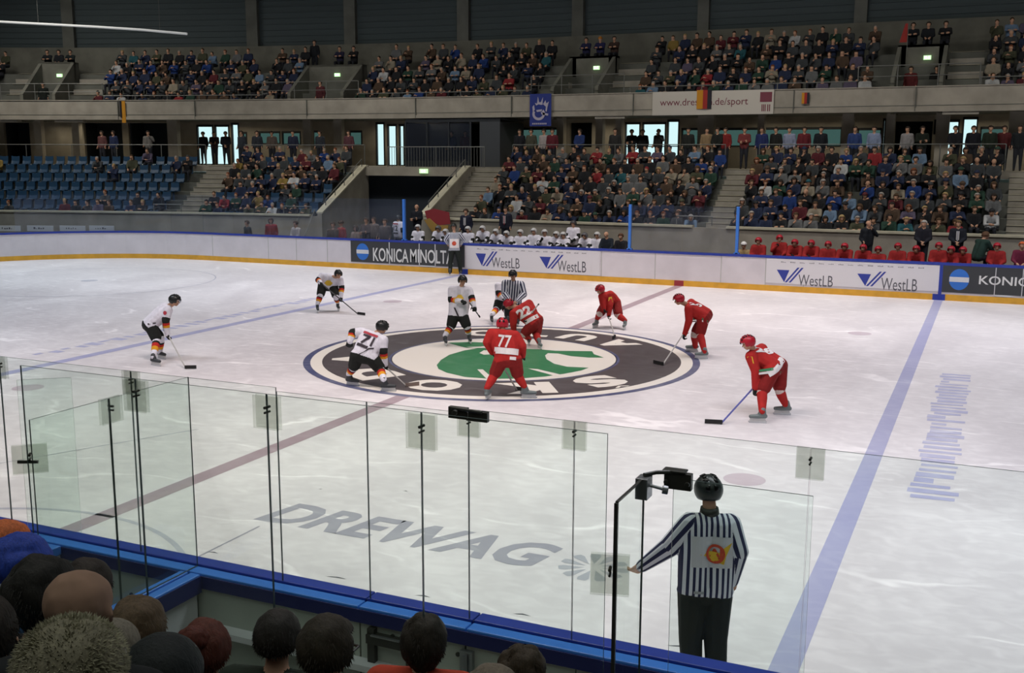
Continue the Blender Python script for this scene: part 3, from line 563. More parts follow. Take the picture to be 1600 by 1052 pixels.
struct(one('floor_outside', lambda b: sblock(b, -60, 40, 12.8, 60, 3.2, 3.6), mat('paving_outside', (.5, .55, .55), .8)))
# dark glazed booth on the concourse
bs0, bs1, bs2 = sS(634, 240, 6.4), sS(735, 240, 6.4), sS(781, 240, 6.4)
bt = tag(empty('booth', SP((bs0+bs2)/2, 6.4, CZ)), 'dark glazed booth behind the barred railing above the passage', 'booth')
pl(one('frame', lambda b: (sblock(b, bs0, bs2, 6.4, 6.5, 6.2, 6.34), [sblock(b, s-.04, s+.04, 6.4, 6.5, CZ, 6.2) for s in (bs0, (bs0*2+bs1)/3, (bs0+bs1*2)/3, bs1)], sblock(b, bs0, bs1, 6.4, 6.5, CZ, CZ+.3)), M['frame']), bt)
pl(one('side_panel', lambda b: (sblock(b, bs1+.45, bs2, 6.4, 6.5, CZ, 6.2), sblock(b, bs2-.06, bs2, 6.5, 9.3, CZ, 6.2)), M['booth']), bt); pl(one('side_panel', lambda b: sblock(b, bs0, bs0+.06, 6.5, 9.3, CZ, 6.2), M['booth']), bt)
pl(one('back_panel', lambda b: (sblock(b, bs0, bs2, 9.3, 9.4, CZ, 6.2), sblock(b, bs0, bs2, 6.4, 9.4, 6.3, 6.36)), M['booth']), bt)
pl(one('window_pane', lambda b: sblock(b, bs0, bs1, 6.44, 6.46, CZ+.3, 6.2), M['farglass']), bt)
pl(one('door_pane', lambda b: sblock(b, bs1, bs1+.45, 6.44, 6.46, CZ+.05, 6.1), M['dimglass']), bt)

# ------------------------------------------------------------------ upper tier
UZ = lambda i: 6.58+.61*i
UD = lambda i: 7.0+.8*i
struct(one('wall_balcony', lambda b: (sblock(b, S0, S1, 6.4, 6.62, 6.4, 7.38, step=3), sblock(b, S0, S1, 6.33, 6.42, 6.4, 6.56, step=3), sblock(b, S0, S1, 6.36, 6.66, 7.38, 7.42, step=3)), M['conc']))
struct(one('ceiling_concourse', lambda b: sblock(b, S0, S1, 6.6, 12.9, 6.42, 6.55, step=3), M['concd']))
def uterr(b):
    for i in range(5): sblock(b, S0, S1, UD(i)-.2, 12.1, UZ(i)-.61 if i else 6.5, UZ(i))
struct(one('floor_upper', uterr, M['concd']))
struct(one('wall_upper_back', lambda b: sblock(b, S0, S1, 12.0, 12.3, 8.8, 10.66), M['concu']))  # darker concrete stands in for the dimmer light up here
joints = (185, 305, 480, 650, 800, 990, 1240, 1430)
def ujoint(b):
    for px in joints: s = sS(px, 165, 6.4); sblock(b, s-.015, s+.015, 6.30, 6.42, 6.42, 7.38)
    sblock(b, S0, S1, 6.385, 6.4, 6.64, 6.665, step=3)
struct(one('trim_5', ujoint, M['concd']))
PORT = []
for (pxa, pxb, pyt, px_s, py_s, nm) in ((60, 115, 97, 93, 118, 'leftmost'), (478, 566, 102, 527, 117, 'second from left'), (890, 962, 89, 932, 106, 'third from left'), (1403, 1482, 71, 1449, 90, 'rightmost')):
    d = 9.3; s0, z1 = surf(pxa, pyt, d); s1, _ = surf(pxb, pyt, d); PORT.append((s0, s1, z1))
    def f(b):
        sblock(b, s0, s1, d, d+.2, UZ(0)+1.75, z1); sblock(b, s0, s0+.35, d, d+.2, UZ(0), z1); sblock(b, s1-.35, s1, d, d+.2, UZ(0), z1)
        for s in (s0, s1-.16): sblock(b, s, s+.16, 6.9, d+.1, UZ(0)-.2, 7.75, z1b=z1)
        sblock(b, s0, s1, d, 9.9, z1-.1, z1)
        for s in (s0, s1-.16): sblock(b, s, s+.16, d, 9.9, UZ(0), z1)
    struct(one('wall_portal', f, M['concu'])); struct(one('wall_portal_dark', lambda b: sblock(b, s0+.3, s1-.3, d+.25, d+.35, UZ(0), UZ(0)+1.8), M['void']))  # dark sheet behind the opening paints the unlit interior
    exit_sign(px_s, py_s, d-.06, 'green lit exit sign on the %s upper portal' % nm)
PAISLE = [(15, 58), (115, 160), (474, 480), (562, 572), (872, 892), (960, 1005), (1390, 1404), (1482, 1537)]
for a, c in PAISLE:
    s0, s1 = sS(a, 105, 9), sS(c, 105, 9)
    if s1-s0 < .5: continue
    def f(b):
        for i in range(5): sblock(b, s0, s1, UD(i)-.6, UD(i)-.2, (UZ(i)-.61 if i else 6.5), UZ(i)-.3); sblock(b, s0, s1, UD(i)-.24, UD(i)-.18, UZ(i), UZ(i)+.01, 1)
    struct(one('floor_upper_stair', f, [M['tread'], M['concl']]))
for nm, a, c, h in (('front rail of the upper tier at the far left', 0, 160, .85), ('front rail of the upper tier below the left crowd', 160, 410, .22), ('front rail of the upper tier at the second portal', 410, 560, .85), ('front rail of the upper tier below the middle crowd', 560, 830, .22), ('front rail of the upper tier at the third portal', 830, 975, .85), ('front rail of the upper tier above the web address banner', 985, 1340, .25), ('front rail of the upper tier at the rightmost portal', 1340, 1530, .85), ('front rail of the upper tier at the right edge', 1532, 1600, .3)):
    s0, s1 = sS(a, 135, 6.5), sS(c, 135, 6.5); railing(nm, run(s0, s1, 6.5, 7.42, 1.6), h, low=(.5,) if h > .5 else None)
# long pale tube hanging under the roof at the upper left
def lamp_tube(b):
    P = [gy(x, y, yy) for x, y, yy in ((-60, 31, 18.0), (0, 34, 18.4), (75, 38, 18.8), (150, 42, 19.1), (220, 46.5, 19.4), (292, 53, 19.7))]
    for i in range(len(P)-1): tube(b, P[i], P[i+1], .06, 8)
lt = tag(one('hanging_tube', lamp_tube, M['lamp']), 'long pale tube hanging in the dark under the roof at the upper left', 'tube')  # tube material carries a faint added glow
one('suspension_wire', lambda b: [tube(b, gy(x, y, yy), gy(x, y, yy)+Vector((0, 0, 6)), .008, 5) for x, y, yy in ((60, 37, 18.7), (250, 49, 19.5))], M['rail'], lt)

# ------------------------------------------------------------------ banners and flags
def cloth_panel(s0, s1, d, z0, z1, nx=10, wav=.0, ph=0):
    """thin hanging cloth with two sides"""
    def f(b, a=0.0, c=1.0, off=0.0, mi=0):
        def P(u, side): return SP(s0+(s1-s0)*u, d+wav*math.sin(ph+u*9)+side*.008+off, 0)
        for i in range(nx):
            u0, u1 = a+(c-a)*i/nx, a+(c-a)*(i+1)/nx; q = [P(u0, -1), P(u1, -1), P(u1, 1), P(u0, 1)]
            hexa(b, [v+Vector((0, 0, z0)) for v in q], [v+Vector((0, 0, z1)) for v in q], mi)
    return f
def at_f(px, py, d=6.28): return surf(px, py, d)
s0, z1 = at_f(1020, 144); s1, z0 = at_f(1208, 178)
bn = tag(one('banner', lambda b: cloth_panel(s0, s1, 6.28, z0, z1, 3)(b), M['signw']), 'long cream banner with a web address on the balcony front', 'banner')
def btext(s, px0, py0, px1, py1, m, par, bold=0, d=6.265):
    (sa, za), (sb, zb) = surf(px0, py1, d), surf(px1, py0, d); put_text('lettering', s, lambda u, v: SP(sa+(sb-sa)*u, d, za+(zb-za)*v), m, par, bold)
btext('www.dresden.de/sport', 1031, 152, 1169, 169, M['maroon'], bn)
def bsq(b):
    (sa, zb), (sb, za) = surf(1188, 144, 6.265), surf(1206, 159, 6.265); sblock(b, sa, sb, 6.262, 6.27, za, zb)
one('maroon_square', bsq, M['maroon'], bn)
def bst(b):
    for px in (1190, 1192.5, 1195, 1199, 1202): (sa, zb), (_, za) = surf(px, 163, 6.265), surf(px, 174, 6.265); sblock(b, sa, sa+.04, 6.262, 6.27, za, zb)
one('small_emblem', bst, M['maroon'], bn)
s0, z1 = at_f(1089, 141, 6.2); s1, z0 = at_f(1111, 170, 6.2)
fl = tag(empty('flag', SP((s0+s1)/2, 6.2, z0)), 'black, red and gold flag hung over the web address banner', 'flag')
for nm, a, c, m in (('gold_band', 0, .42, 'flaggold'), ('red_band', .42, .72, 'flagred'), ('black_band', .72, 1, 'flagblack')):
    def f(b): cloth_panel(s0, s1, 6.22, z0, z1, 4, .02)(b, a, c)
    pl(one(nm, f, M[m]), fl)
s0, z1 = at_f(828, 147, 6.25); s1, z0 = at_f(861, 197, 6.25)
bb = tag(one('banner', lambda b: cloth_panel(s0, s1, 6.25, z0, z1, 4, .01)(b), M['flagblue']), 'blue fan banner with a pale crowned emblem on the balcony front', 'banner')
def emb(b):
    def Q(u, v): return SP(s0+(s1-s0)*u, 6.22, z0+(z1-z0)*v)
    def pl_(pts): poly(b, [Q(u, v) for u, v in pts])
    n = 16
    for i in range(n):
        t0, t1 = R_(150+250*i/n), R_(150+250*(i+1)/n); pl_([(.42+.30*math.cos(t0), .38+.20*math.sin(t0)), (.42+.30*math.cos(t1), .38+.20*math.sin(t1)), (.42+.19*math.cos(t1), .38+.12*math.sin(t1)), (.42+.19*math.cos(t0), .38+.12*math.sin(t0))])
    for pts in ([(.12, .60), (.20, .66), (.24, .50), (.14, .46)], [(.24, .72), (.34, .70), (.38, .92), (.44, .74), (.52, .74), (.62, .90), (.60, .66), (.50, .66), (.42, .68), (.30, .64)], [(.62, .68), (.74, .80), (.78, .70), (.90, .76), (.84, .60), (.80, .44), (.74, .46), (.76, .60)], [(.52, .44), (.88, .38), (.86, .32), (.56, .36)], [(.30, .50), (.58, .52), (.56, .46), (.34, .44)]): pl_(pts)
    for i in range(8): pl_([(.12+.088*i, .05), (.18+.088*i, .05), (.18+.088*i, .10), (.12+.088*i, .10)])
one('pale_emblem', emb, M['flaglite'], bb)
s0, z1 = at_f(1253, 145, 6.28); s1, z0 = at_f(1264, 162, 6.28)
f2 = tag(empty('flag', SP(s0, 6.28, z0)), 'small red, gold and black cloth on the balcony front right of the web address banner', 'flag')
for nm, a, c, m in (('gold_band', 0, .35, 'flaggold'), ('red_band', .35, .7, 'flagred'), ('dark_band', .7, 1, 'flagblack')):
    pl(one(nm, lambda b: cloth_panel(s0, s1, 6.29, z0, z1, 2, .01)(b, a, c), M[m]), f2)
s0, z1 = at_f(189, 158, 6.3); s1, z0 = at_f(197, 192, 6.3)
f3 = tag(one('flag', lambda b: cloth_panel(s0, s1, 6.3, z0, z1, 3, .02)(b), M['flaggold']), 'narrow dull yellow cloth hanging on the balcony front at left', 'flag')
one('dark_band', lambda b: cloth_panel(s0, s1, 6.27, z0+(z1-z0)*.25, z1, 3, .02)(b, -.35, .1), M['flagblack'], f3)
s0, z1 = surf(1409, 37, 9.2); s1, z0 = surf(1417, 66, 9.2)
f4 = tag(empty('flag', SP(s0, 9.2, z0)), 'narrow raised red flag beside the rightmost upper portal', 'flag')
pl(one('cloth', lambda b: hexa(b, [SP(s0-.05, 9.19, z0), SP(s1, 9.19, z0), SP(s1, 9.21, z0), SP(s0-.05, 9.21, z0)], [SP(s1-.1, 9.19, z1), SP(s1, 9.19, z1), SP(s1, 9.21, z1), SP(s1-.1, 9.21, z1)]), M['flagred']), f4)
pl(one('pole', lambda b: tube(b, SP(s1+.02, 9.2, z0-.6), SP(s1+.02, 9.2, z1+.05), .012), M['rail']), f4)
# small white signs on the wall at the far left, above the boards
k = 0
for px0, px1 in ((-6, 32), (43, 83), (94, 133), (140, 178)):
    s0, z1 = surf(px0, 352.5, -1.9); s1, z0 = surf(px1, 361.5, -1.9)
    if True:
        Lb = ['leftmost low white sign above the far boards, cut by the frame', 'second low white sign from left above the far boards', 'third low white sign from left above the far boards', 'rightmost of the four low white signs above the far boards'][k]; k += 1
        t = tag(empty('sign', SP((s0+s1)/2, -1.9, 0), srot(s0)), Lb, 'sign'); hw = (s1-s0)/2
        one('sign_board', lambda b: box(b, -hw, hw, -.02, .02, z0, z1), M['greyw'], t); one('sign_leg', lambda b: (box(b, -hw+.1, -hw+.15, -.02, .02, -.06, z0), box(b, hw-.15, hw-.1, -.02, .02, -.06, z0)), M['steel'], t)
        rr = random.Random(k); one('dark_script', lambda b: [box(b, -hw*.5+i*.11, -hw*.5+i*.11+rr.uniform(.03, .09), -.026, -.021, (z0+z1)/2-.03, (z0+z1)/2+rr.uniform(.0, .06)) for i in range(int(hw*9))], M['ink'], t)
# team benches behind the boards
for nm, a, c in (('long wooden bench under the white team', -11.0, -2.2), ('long wooden bench under the red team', 2.3, 14)):
    t = tag(empty('team_bench', ((a+c)/2, 16.6, -.06)), nm, 'bench'); pl(one('seat_board', lambda b: box(b, a, c, 16.35, 16.75, .70, .76), M['benchm']), t)
    for k in range(7): x = a+.2+(c-a-.4)*k/6; pl(one('leg', lambda b: box(b, x-.04, x+.04, 16.45, 16.65, .24, .70), M['steel']), t)
struct(one('floor_bench', lambda b: box(b, -12, 16, 15.16, 17.9, -.06, .24), M['concd']))

# ------------------------------------------------------------------ seats
def seat_bm(b):
    prof = [(-.19, .43), (-.20, .46), (.02, .44), (.10, .47), (.17, .62), (.20, .86), (.23, .86), (.21, .60), (.13, .42), (.02, .39)]
    for x0, x1, k in ((-.21, -.12, .03), (-.12, .12, 0), (.12, .21, .03)):
        v0 = [b.verts.new((x0, y, z+(k if x0 < -.15 else 0))) for y, z in prof]; v1 = [b.verts.new((x1, y, z+(k if x1 > .15 else 0))) for y, z in prof]; n = len(prof)
        for i in range(n): b.faces.new((v0[i], v0[(i+1) % n], v1[(i+1) % n], v1[i]))
        b.faces.new(v0); b.faces.new(v1[::-1])
    box(b, -.03, .03, -.05, .05, 0, .41)
seat0 = one('stadium_seat', seat_bm, M['seat']); used_seat = [False]
def put_seat(s, i, label, group):
    o = seat0 if not used_seat[0] else seat0.copy()
    if used_seat[0]: COL.objects.link(o)
    used_seat[0] = True
    o.location = SP(s, rowd(i)+.38, rowz(i)); o.rotation_euler = (0, 0, srot(s)); tag(o, label, 'seat', group); return o

# ================================================================== FIGURES
def stripe_mat(name, a, c):
    m = bpy.data.materials.new(name); m.use_nodes = True; nt = m.node_tree; b = nt.nodes['Principled BSDF']; b.inputs['Roughness'].default_value = .8
    at = nt.nodes.new('ShaderNodeAttribute'); at.attribute_name = 'St'; fr = nt.nodes.new('ShaderNodeMath'); fr.operation = 'FRACT'; gt = nt.nodes.new('ShaderNodeMath'); gt.operation = 'GREATER_THAN'; gt.inputs[1].default_value = .47
    mx = nt.nodes.new('ShaderNodeMix'); mx.data_type = 'RGBA'; mx.inputs['A'].default_value = (*a, 1); mx.inputs['B'].default_value = (*c, 1)
    nt.links.new(at.outputs['Fac'], fr.inputs[0]); nt.links.new(fr.outputs[0], gt.inputs[0]); nt.links.new(gt.outputs[0], mx.inputs['Factor']); nt.links.new(mx.outputs['Result'], b.inputs['Base Color'])
    return m
STRIPE = stripe_mat('referee_stripes', (.012, .014, .06), (.66, .68, .74))
_ico = None
def ico():
    global _ico
    if _ico is None:
        b = bmesh.new(); bmesh.ops.create_icosphere(b, subdivisions=2, radius=1); _ico = [v.co.copy() for v in b.verts]; b.free()
    return _ico
def V(*a): return Vector(a)
def lerp(a, b, t): return a+(b-a)*t
def grow(name, prims, voxel=.012, smooth=3, parent=None, hem=None):
    """one continuous skin over tapered limbs; every face takes the colour of the limb it lies on.
    prim: (a, ra, b, rb, colour) ; colour = rgba | [(t_end, rgba)...] | ('stripe', axis, origin, n)"""
    bm = bmesh.new()
    for a, ra, b, rb, c in prims:
        vs = [bm.verts.new(a+p*ra) for p in ico()]+[bm.verts.new(b+p*rb) for p in ico()]
        r = bmesh.ops.convex_hull(bm, input=vs)
        kill = [g for g in set(r['geom_interior']+r['geom_unused']) if isinstance(g, bmesh.types.BMVert)]
        bmesh.ops.delete(bm, geom=kill, context='VERTS')
    me = bpy.data.meshes.new('tmp'); bm.to_mesh(me); bm.free()
    o = bpy.data.objects.new('tmp', me); COL.objects.link(o)
    m = o.modifiers.new('r', 'REMESH'); m.mode = 'VOXEL'; m.voxel_size = voxel
    if smooth: m = o.modifiers.new('s', 'SMOOTH'); m.factor = .5; m.iterations = smooth
    dg = bpy.context.evaluated_depsgraph_get(); out = bpy.data.meshes.new_from_object(o.evaluated_get(dg)); bpy.data.objects.remove(o); bpy.data.meshes.remove(me)
    out.name = name; nf = len(out.polygons); nl = len(out.loops)
    ctr = np.empty(nf*3); out.polygons.foreach_get('center', ctr); ctr = ctr.reshape(-1, 3)
    best = np.full(nf, 1e9); idx = np.zeros(nf, int); T = np.zeros(nf)
    for k, (a, ra, b, rb, c) in enumerate(prims):
        a_, b_ = np.array(a), np.array(b); ab = b_-a_; L2 = max(ab@ab, 1e-9); t = np.clip(((ctr-a_)@ab)/L2, 0, 1)
        d = np.linalg.norm(ctr-(a_+t[:, None]*ab), axis=1)-(ra+(rb-ra)*t); m_ = d < best; best[m_] = d[m_]; idx[m_] = k; T[m_] = t[m_]
    if hem:      # the shirt ends in one straight line round the body
        o_, n_, ti, hi = hem; sel = np.isin(idx, list(ti)+list(hi)); up_ = (ctr-np.array(o_))@np.array(n_) > 0
        idx[sel & up_ & ~np.isin(idx, list(ti))] = list(ti)[0]; idx[sel & ~up_ & ~np.isin(idx, list(hi))] = list(hi)[0]
    col = np.zeros((nf, 4)); mi = np.zeros(nf, int)
    for k, (a, ra, b, rb, c) in enumerate(prims):
        m_ = idx == k
        if not m_.any(): continue
        if isinstance(c, list):
            tt = T[m_]; cc = np.tile(np.array(c[-1][1]), (len(tt), 1)).astype(float)
            for te, cl in reversed(c): cc[tt <= te] = cl
            col[m_] = cc
        elif c[0] == 'stripe': mi[m_] = 1; col[m_] = (.6, .6, .65, 0)
        else: col[m_] = c
    out.polygons.foreach_set('use_smooth', [True]*nf)
    lt = np.empty(nf, int); out.polygons.foreach_get('loop_total', lt); f_of = np.repeat(np.arange(nf), lt)
    ca = out.color_attributes.new('Col', 'FLOAT_COLOR', 'CORNER'); ca.data.foreach_set('color', col[f_of].ravel())
    if (mi == 1).any():
        vi = np.empty(nl, int); out.loops.foreach_get('vertex_index', vi); co_ = np.empty(len(out.vertices)*3); out.vertices.foreach_get('co', co_); co_ = co_.reshape(-1, 3)
        P = co_[vi]; st = np.zeros(nl)
        for k, (a, ra, b, rb, c) in enumerate(prims):
            if isinstance(c, list) or c[0] != 'stripe': continue
            lm = idx[f_of] == k
            if not lm.any(): continue
            if c[1] == 'axis': st[lm] = (P[lm]-np.array(c[2]))@np.array(c[3])/c[4]
            else:       # around the limb
                ax = np.array((b-a).normalized()); u = np.array(c[2])-np.array(c[2])@ax*ax; u /= np.linalg.norm(u); w_ = np.cross(ax, u)
                q = P[lm]-np.array(a); qc = ctr[f_of[lm]]-np.array(a); an = np.arctan2(q@w_, q@u); ac = np.arctan2(qc@w_, qc@u)
                an = an+np.round((ac-an)/(2*np.pi))*2*np.pi; st[lm] = an/(2*np.pi)*c[3]
        sa = out.attributes.new('St', 'FLOAT', 'CORNER'); sa.data.foreach_set('value', st)
    out.polygons.foreach_set('material_index', mi)
    for p in [CLOTH]+([STRIPE] if (mi == 1).any() else []): out.materials.append(p)
    ob = bpy.data.objects.new(name, out); COL.objects.link(ob)
    if parent: ob.parent = parent
    return ob
def ell(name, c, f, u, rx, ry, rz, keep, m, parent, color=None, thick=.012, nu=20, nv=14, noise=0, seed=0):
    """ellipsoid shell around c; keep(x,y,z) on the unit sphere (y forward, z up)"""
    f = f.normalized(); s = f.cross(u).normalized(); u = s.cross(f)
    bm = bmesh.new(); bmesh.ops.create_uvsphere(bm, u_segments=nu, v_segments=nv, radius=1); rr = random.Random(seed)
    bmesh.ops.delete(bm, geom=[fc for fc in bm.faces if not keep(*fc.calc_center_median())], context='FACES')
    for v in bm.verts:
        k = 1+noise*rr.uniform(-1, 1); x, y, z = v.co*k; v.co = c+s*(x*rx)+f*(y*ry)+u*(z*rz)
    me = bpy.data.meshes.new(name); bm.to_mesh(me); bm.free(); me.polygons.foreach_set('use_smooth', [True]*len(me.polygons)); o = link(name, me, parent, [m])
    if color: o.color = (*color, 1)
    if thick: k = o.modifiers.new('t', 'SOLIDIFY'); k.thickness = thick; k.offset = 1
    return o
def hand(C, d, ax, n, s, curl, col, thumb=1):
    d, n = d.normalized(), n.normalized(); ax = ax.normalized(); P = []
    for o in (-.030, -.010, .010, .030): P.append((C+ax*o*s-d*.035*s, .016*s, C+ax*o*s*1.05+d*.03*s, .014*s, col))
    for o, L in zip((-.031, -.0105, .0105, .031), (.072, .082, .076, .060)):
        b0 = C+ax*o*s*1.1+d*.036*s; c1 = curl; m1 = b0+(d*math.cos(c1)+n*math.sin(c1))*L*.5*s; t1 = m1+(d*math.cos(2.1*c1)+n*math.sin(2.1*c1))*L*.42*s
        P += [(b0, .0098*s, m1, .009*s, col), (m1, .009*s, t1, .0078*s, col)]
    b0 = C-ax*.034*s*thumb-d*.018*s; m1 = b0+(-ax*thumb*.7+d*.55+n*.35).normalized()*.036*s; P += [(b0, .013*s, m1, .0105*s, col), (m1, .0105*s, m1+(d*.8+n*.5).normalized()*.028*s, .009*s, col)]
    return P
SK = (.52, .30, .20, 0)
def head(H, f, u, s=1.0, col=SK, neck=None):
    f = f.normalized(); sd = f.cross(u).normalized(); u = sd.cross(f).normalized(); P = [
     (H-f*.018*s+u*.03*s, .088*s, H+f*.012*s+u*.022*s, .084*s, col), (H+f*.012*s-u*.02*s, .072*s, H+f*.04*s-u*.075*s, .044*s, col),
     (H+f*.092*s-u*.0*s, .011*s, H+f*.112*s-u*.032*s, .016*s, col), (H+f*.055*s-u*.062*s, .034*s, H+f*.058*s-u*.068*s, .034*s, col)]
    for k in (-1, 1): P.append((H+sd*.086*s*k-u*.0*s, .014*s, H+sd*.088*s*k-u*.03*s, .011*s, col)); P.append((H+sd*.032*k*s+f*.07*s+u*.018*s, .016*s, H+sd*.02*k*s+f*.078*s+u*.024*s, .014*s, col))
    if neck is not None: P.append((H-u*.06*s-f*.02*s, .055*s, neck, .062*s, col))
    return P
def face_bits(H, f, u, parent, s=1.0):
    f = f.normalized(); sd = f.cross(u).normalized(); u = sd.cross(f).normalized()
    for k in (-1, 1):
        def g(b, k=k): bmesh.ops.create_icosphere(b, subdivisions=1, radius=.011*s, matrix=Matrix.Translation(H+sd*.033*k*s+f*.088*s+u*.004*s))
        one('eye', g, M['eye'], parent)
    one('mouth', lambda b: tube(b, H+f*.096*s-u*.058*s-sd*.022*s, H+f*.096*s-u*.058*s+sd*.022*s, .006*s, 6), MOUTH, parent)
MOUTH = mat('lips', (.30, .10, .08), .6)
def helmet(H, f, u, parent, col, s=1.0, visor=False):
    c = H+u.normalized()*.02*s
    o = ell('helmet', c, f, u, .118*s, .138*s, .122*s, lambda x, y, z: z > (-.55 if y < -.1 else (-.35 if abs(x) > .8 and y < .45 else .22)), HELM, parent, col, .014*s)
    ell('helmet_ridge', c+u*.012, f, u, .06*s, .142*s, .122*s, lambda x, y, z: z > .25 and abs(x) > .35, HELM, o, tuple(min(1, k*1.6+.02) for k in col), .012*s)
    ell('helmet_vent', c+u*.008, f, u, .121*s, .141*s, .124*s, lambda x, y, z: z > .05 and int((y+1.05)*6) % 2 == 0 and .2 < abs(x) < .5, HELM, o, (.004, .004, .004), .013*s, 40, 28)
    if visor: ell('visor', c-u*.005, f, u, .120*s, .150*s, .120*s, lambda x, y, z: y > .35 and -.25 < z < .25, M['farglass'], parent, None, .004)
    return o
def skate(heel, toe, ank, parent, m):
    d = Vector(((toe-heel).x, (toe-heel).y, 0)).normalized(); s = Vector((-d.y, d.x, 0)); h = Vector((heel.x, heel.y, 0)); Z = Vector((0, 0, 1))
    def boot(b):
        pr = [(h+d*.0+Z*.125, .042), (h+d*.12+Z*.12, .044), (h+d*.245+Z*.115, .034)]
        vs = [b.verts.new(c+p*r) for c, r in pr for p in ico()]; r = bmesh.ops.convex_hull(b, input=vs); bmesh.ops.delete(b, geom=[g for g in set(r['geom_interior']+r['geom_unused']) if isinstance(g, bmesh.types.BMVert)], context='VERTS')
        top = lerp(h+d*.04+Z*.25, ank, .4); vs = [b.verts.new(c+p*r) for c, r in ((h+d*.02+Z*.14, .044), (h+d*.10+Z*.14, .038), (top, .052)) for p in ico()]; r = bmesh.ops.convex_hull(b, input=vs); bmesh.ops.delete(b, geom=[g for g in set(r['geom_interior']+r['geom_unused']) if isinstance(g, bmesh.types.BMVert)], context='VERTS')
    o = one('skate', boot, m, parent, smooth=True)
    one('blade_holder', lambda b: hexa(b, [h-d*.02-s*.012+Z*.03, h+d*.27-s*.012+Z*.03, h+d*.27+s*.012+Z*.03, h-d*.02+s*.012+Z*.03], [h+d*.0-s*.02+Z*.09, h+d*.25-s*.02+Z*.09, h+d*.25+s*.02+Z*.09, h+d*.0+s*.02+Z*.09]), M['holder'], o)
    one('blade', lambda b: hexa(b, [h-d*.03-s*.003, h+d*.27-s*.003, h+d*.27+s*.003, h-d*.03+s*.003], [h-d*.03-s*.003+Z*.035, h+d*.29-s*.003+Z*.035, h+d*.29+s*.003+Z*.035, h-d*.03+s*.003+Z*.035]), M['blade'], o)
def project(body, name, c, r, u, w_, h, m, parent, text=None, bold=.02, lift=.012, nx=10, ny=5, pts=None):
    """lay lettering or a patch on the garment by dropping it onto the surface"""
    bv = BVHTree.FromObject(body, bpy.context.evaluated_depsgraph_get()); r = r.normalized(); out = r.cross(u).normalized(); u = out.cross(r).normalized()
    if text:
        a, faces, _ = text_mesh(text, bold); tb = bmesh.new(); tv = [tb.verts.new((p[0], p[1], 0)) for p in a]
        for q in faces:
            try: tb.faces.new([tv[i] for i in q])
            except ValueError: pass
        bmesh.ops.triangulate(tb, faces=tb.faces[:])
        for _ in range(3): bmesh.ops.subdivide_edges(tb, edges=[e for e in tb.edges if e.calc_length() > .12], cuts=1)
        bmesh.ops.triangulate(tb, faces=tb.faces[:]); tb.verts.index_update(); uv = [(v.co.x-.5, v.co.y-.5) for v in tb.verts]; faces = [tuple(v.index for v in fc.verts) for fc in tb.faces]; tb.free()
    elif pts is not None: uv, faces = [(x-.5, y-.5) for x, y in pts[0]], pts[1]
    else: uv = [(i/nx-.5, j/ny-.5) for j in range(ny+1) for i in range(nx+1)]; faces = [(j*(nx+1)+i, j*(nx+1)+i+1, (j+1)*(nx+1)+i+1, (j+1)*(nx+1)+i) for j in range(ny) for i in range(nx)]
    vs = []
    for x, y in uv:
        p = c+r*x*w_+u*y*h; hit = bv.ray_cast(p+out*.5, -out, .8)[0]; vs.append((hit if hit else bv.find_nearest(p)[0])+out*lift)
    me = bpy.data.meshes.new(name); me.from_pydata(vs, [], faces); me.polygons.foreach_set('use_smooth', [False]*len(faces)); return link(name, me, parent, [m] if m else [])

# ------------------------------------------------------------------ players
W_, K_, RD_, GO_ = (.74, .72, .80, 0), (.016, .018, .016, 0), (.50, .025, .02, 0), (.72, .33, .02, 0)
RED, DRED, CRM, GRN = (.43, .022, .020, 0), (.23, .015, .014, 0), (.62, .52, .48, 0), (.03, .17, .06, 0)
GLV = (.018, .02, .02, 0)
KIT = dict(
 white=dict(torso=W_, arm=[(.74, W_), (1, K_)], fore=[(.16, K_), (.34, RD_), (.52, GO_), (1, W_)], short=K_, shin=[(.20, W_), (.32, K_), (.50, RD_), (.70, GO_), (1, W_)], hem=[(1, W_)], glove=GLV, skate='boot', helm=(.02, .022, .022)),
 red=dict(torso=RED, arm=[(1, RED)], fore=[(1, RED)], short=DRED, shin=[(.10, CRM), (1, RED)], hem=[(1, RED)], glove=GLV, skate='bootgrey', helm=(.42, .015, .03)))
def dirz(deg, pitch=0): return Vector((math.cos(R_(deg))*math.cos(R_(pitch)), math.sin(R_(deg))*math.cos(R_(pitch)), math.sin(R_(pitch))))
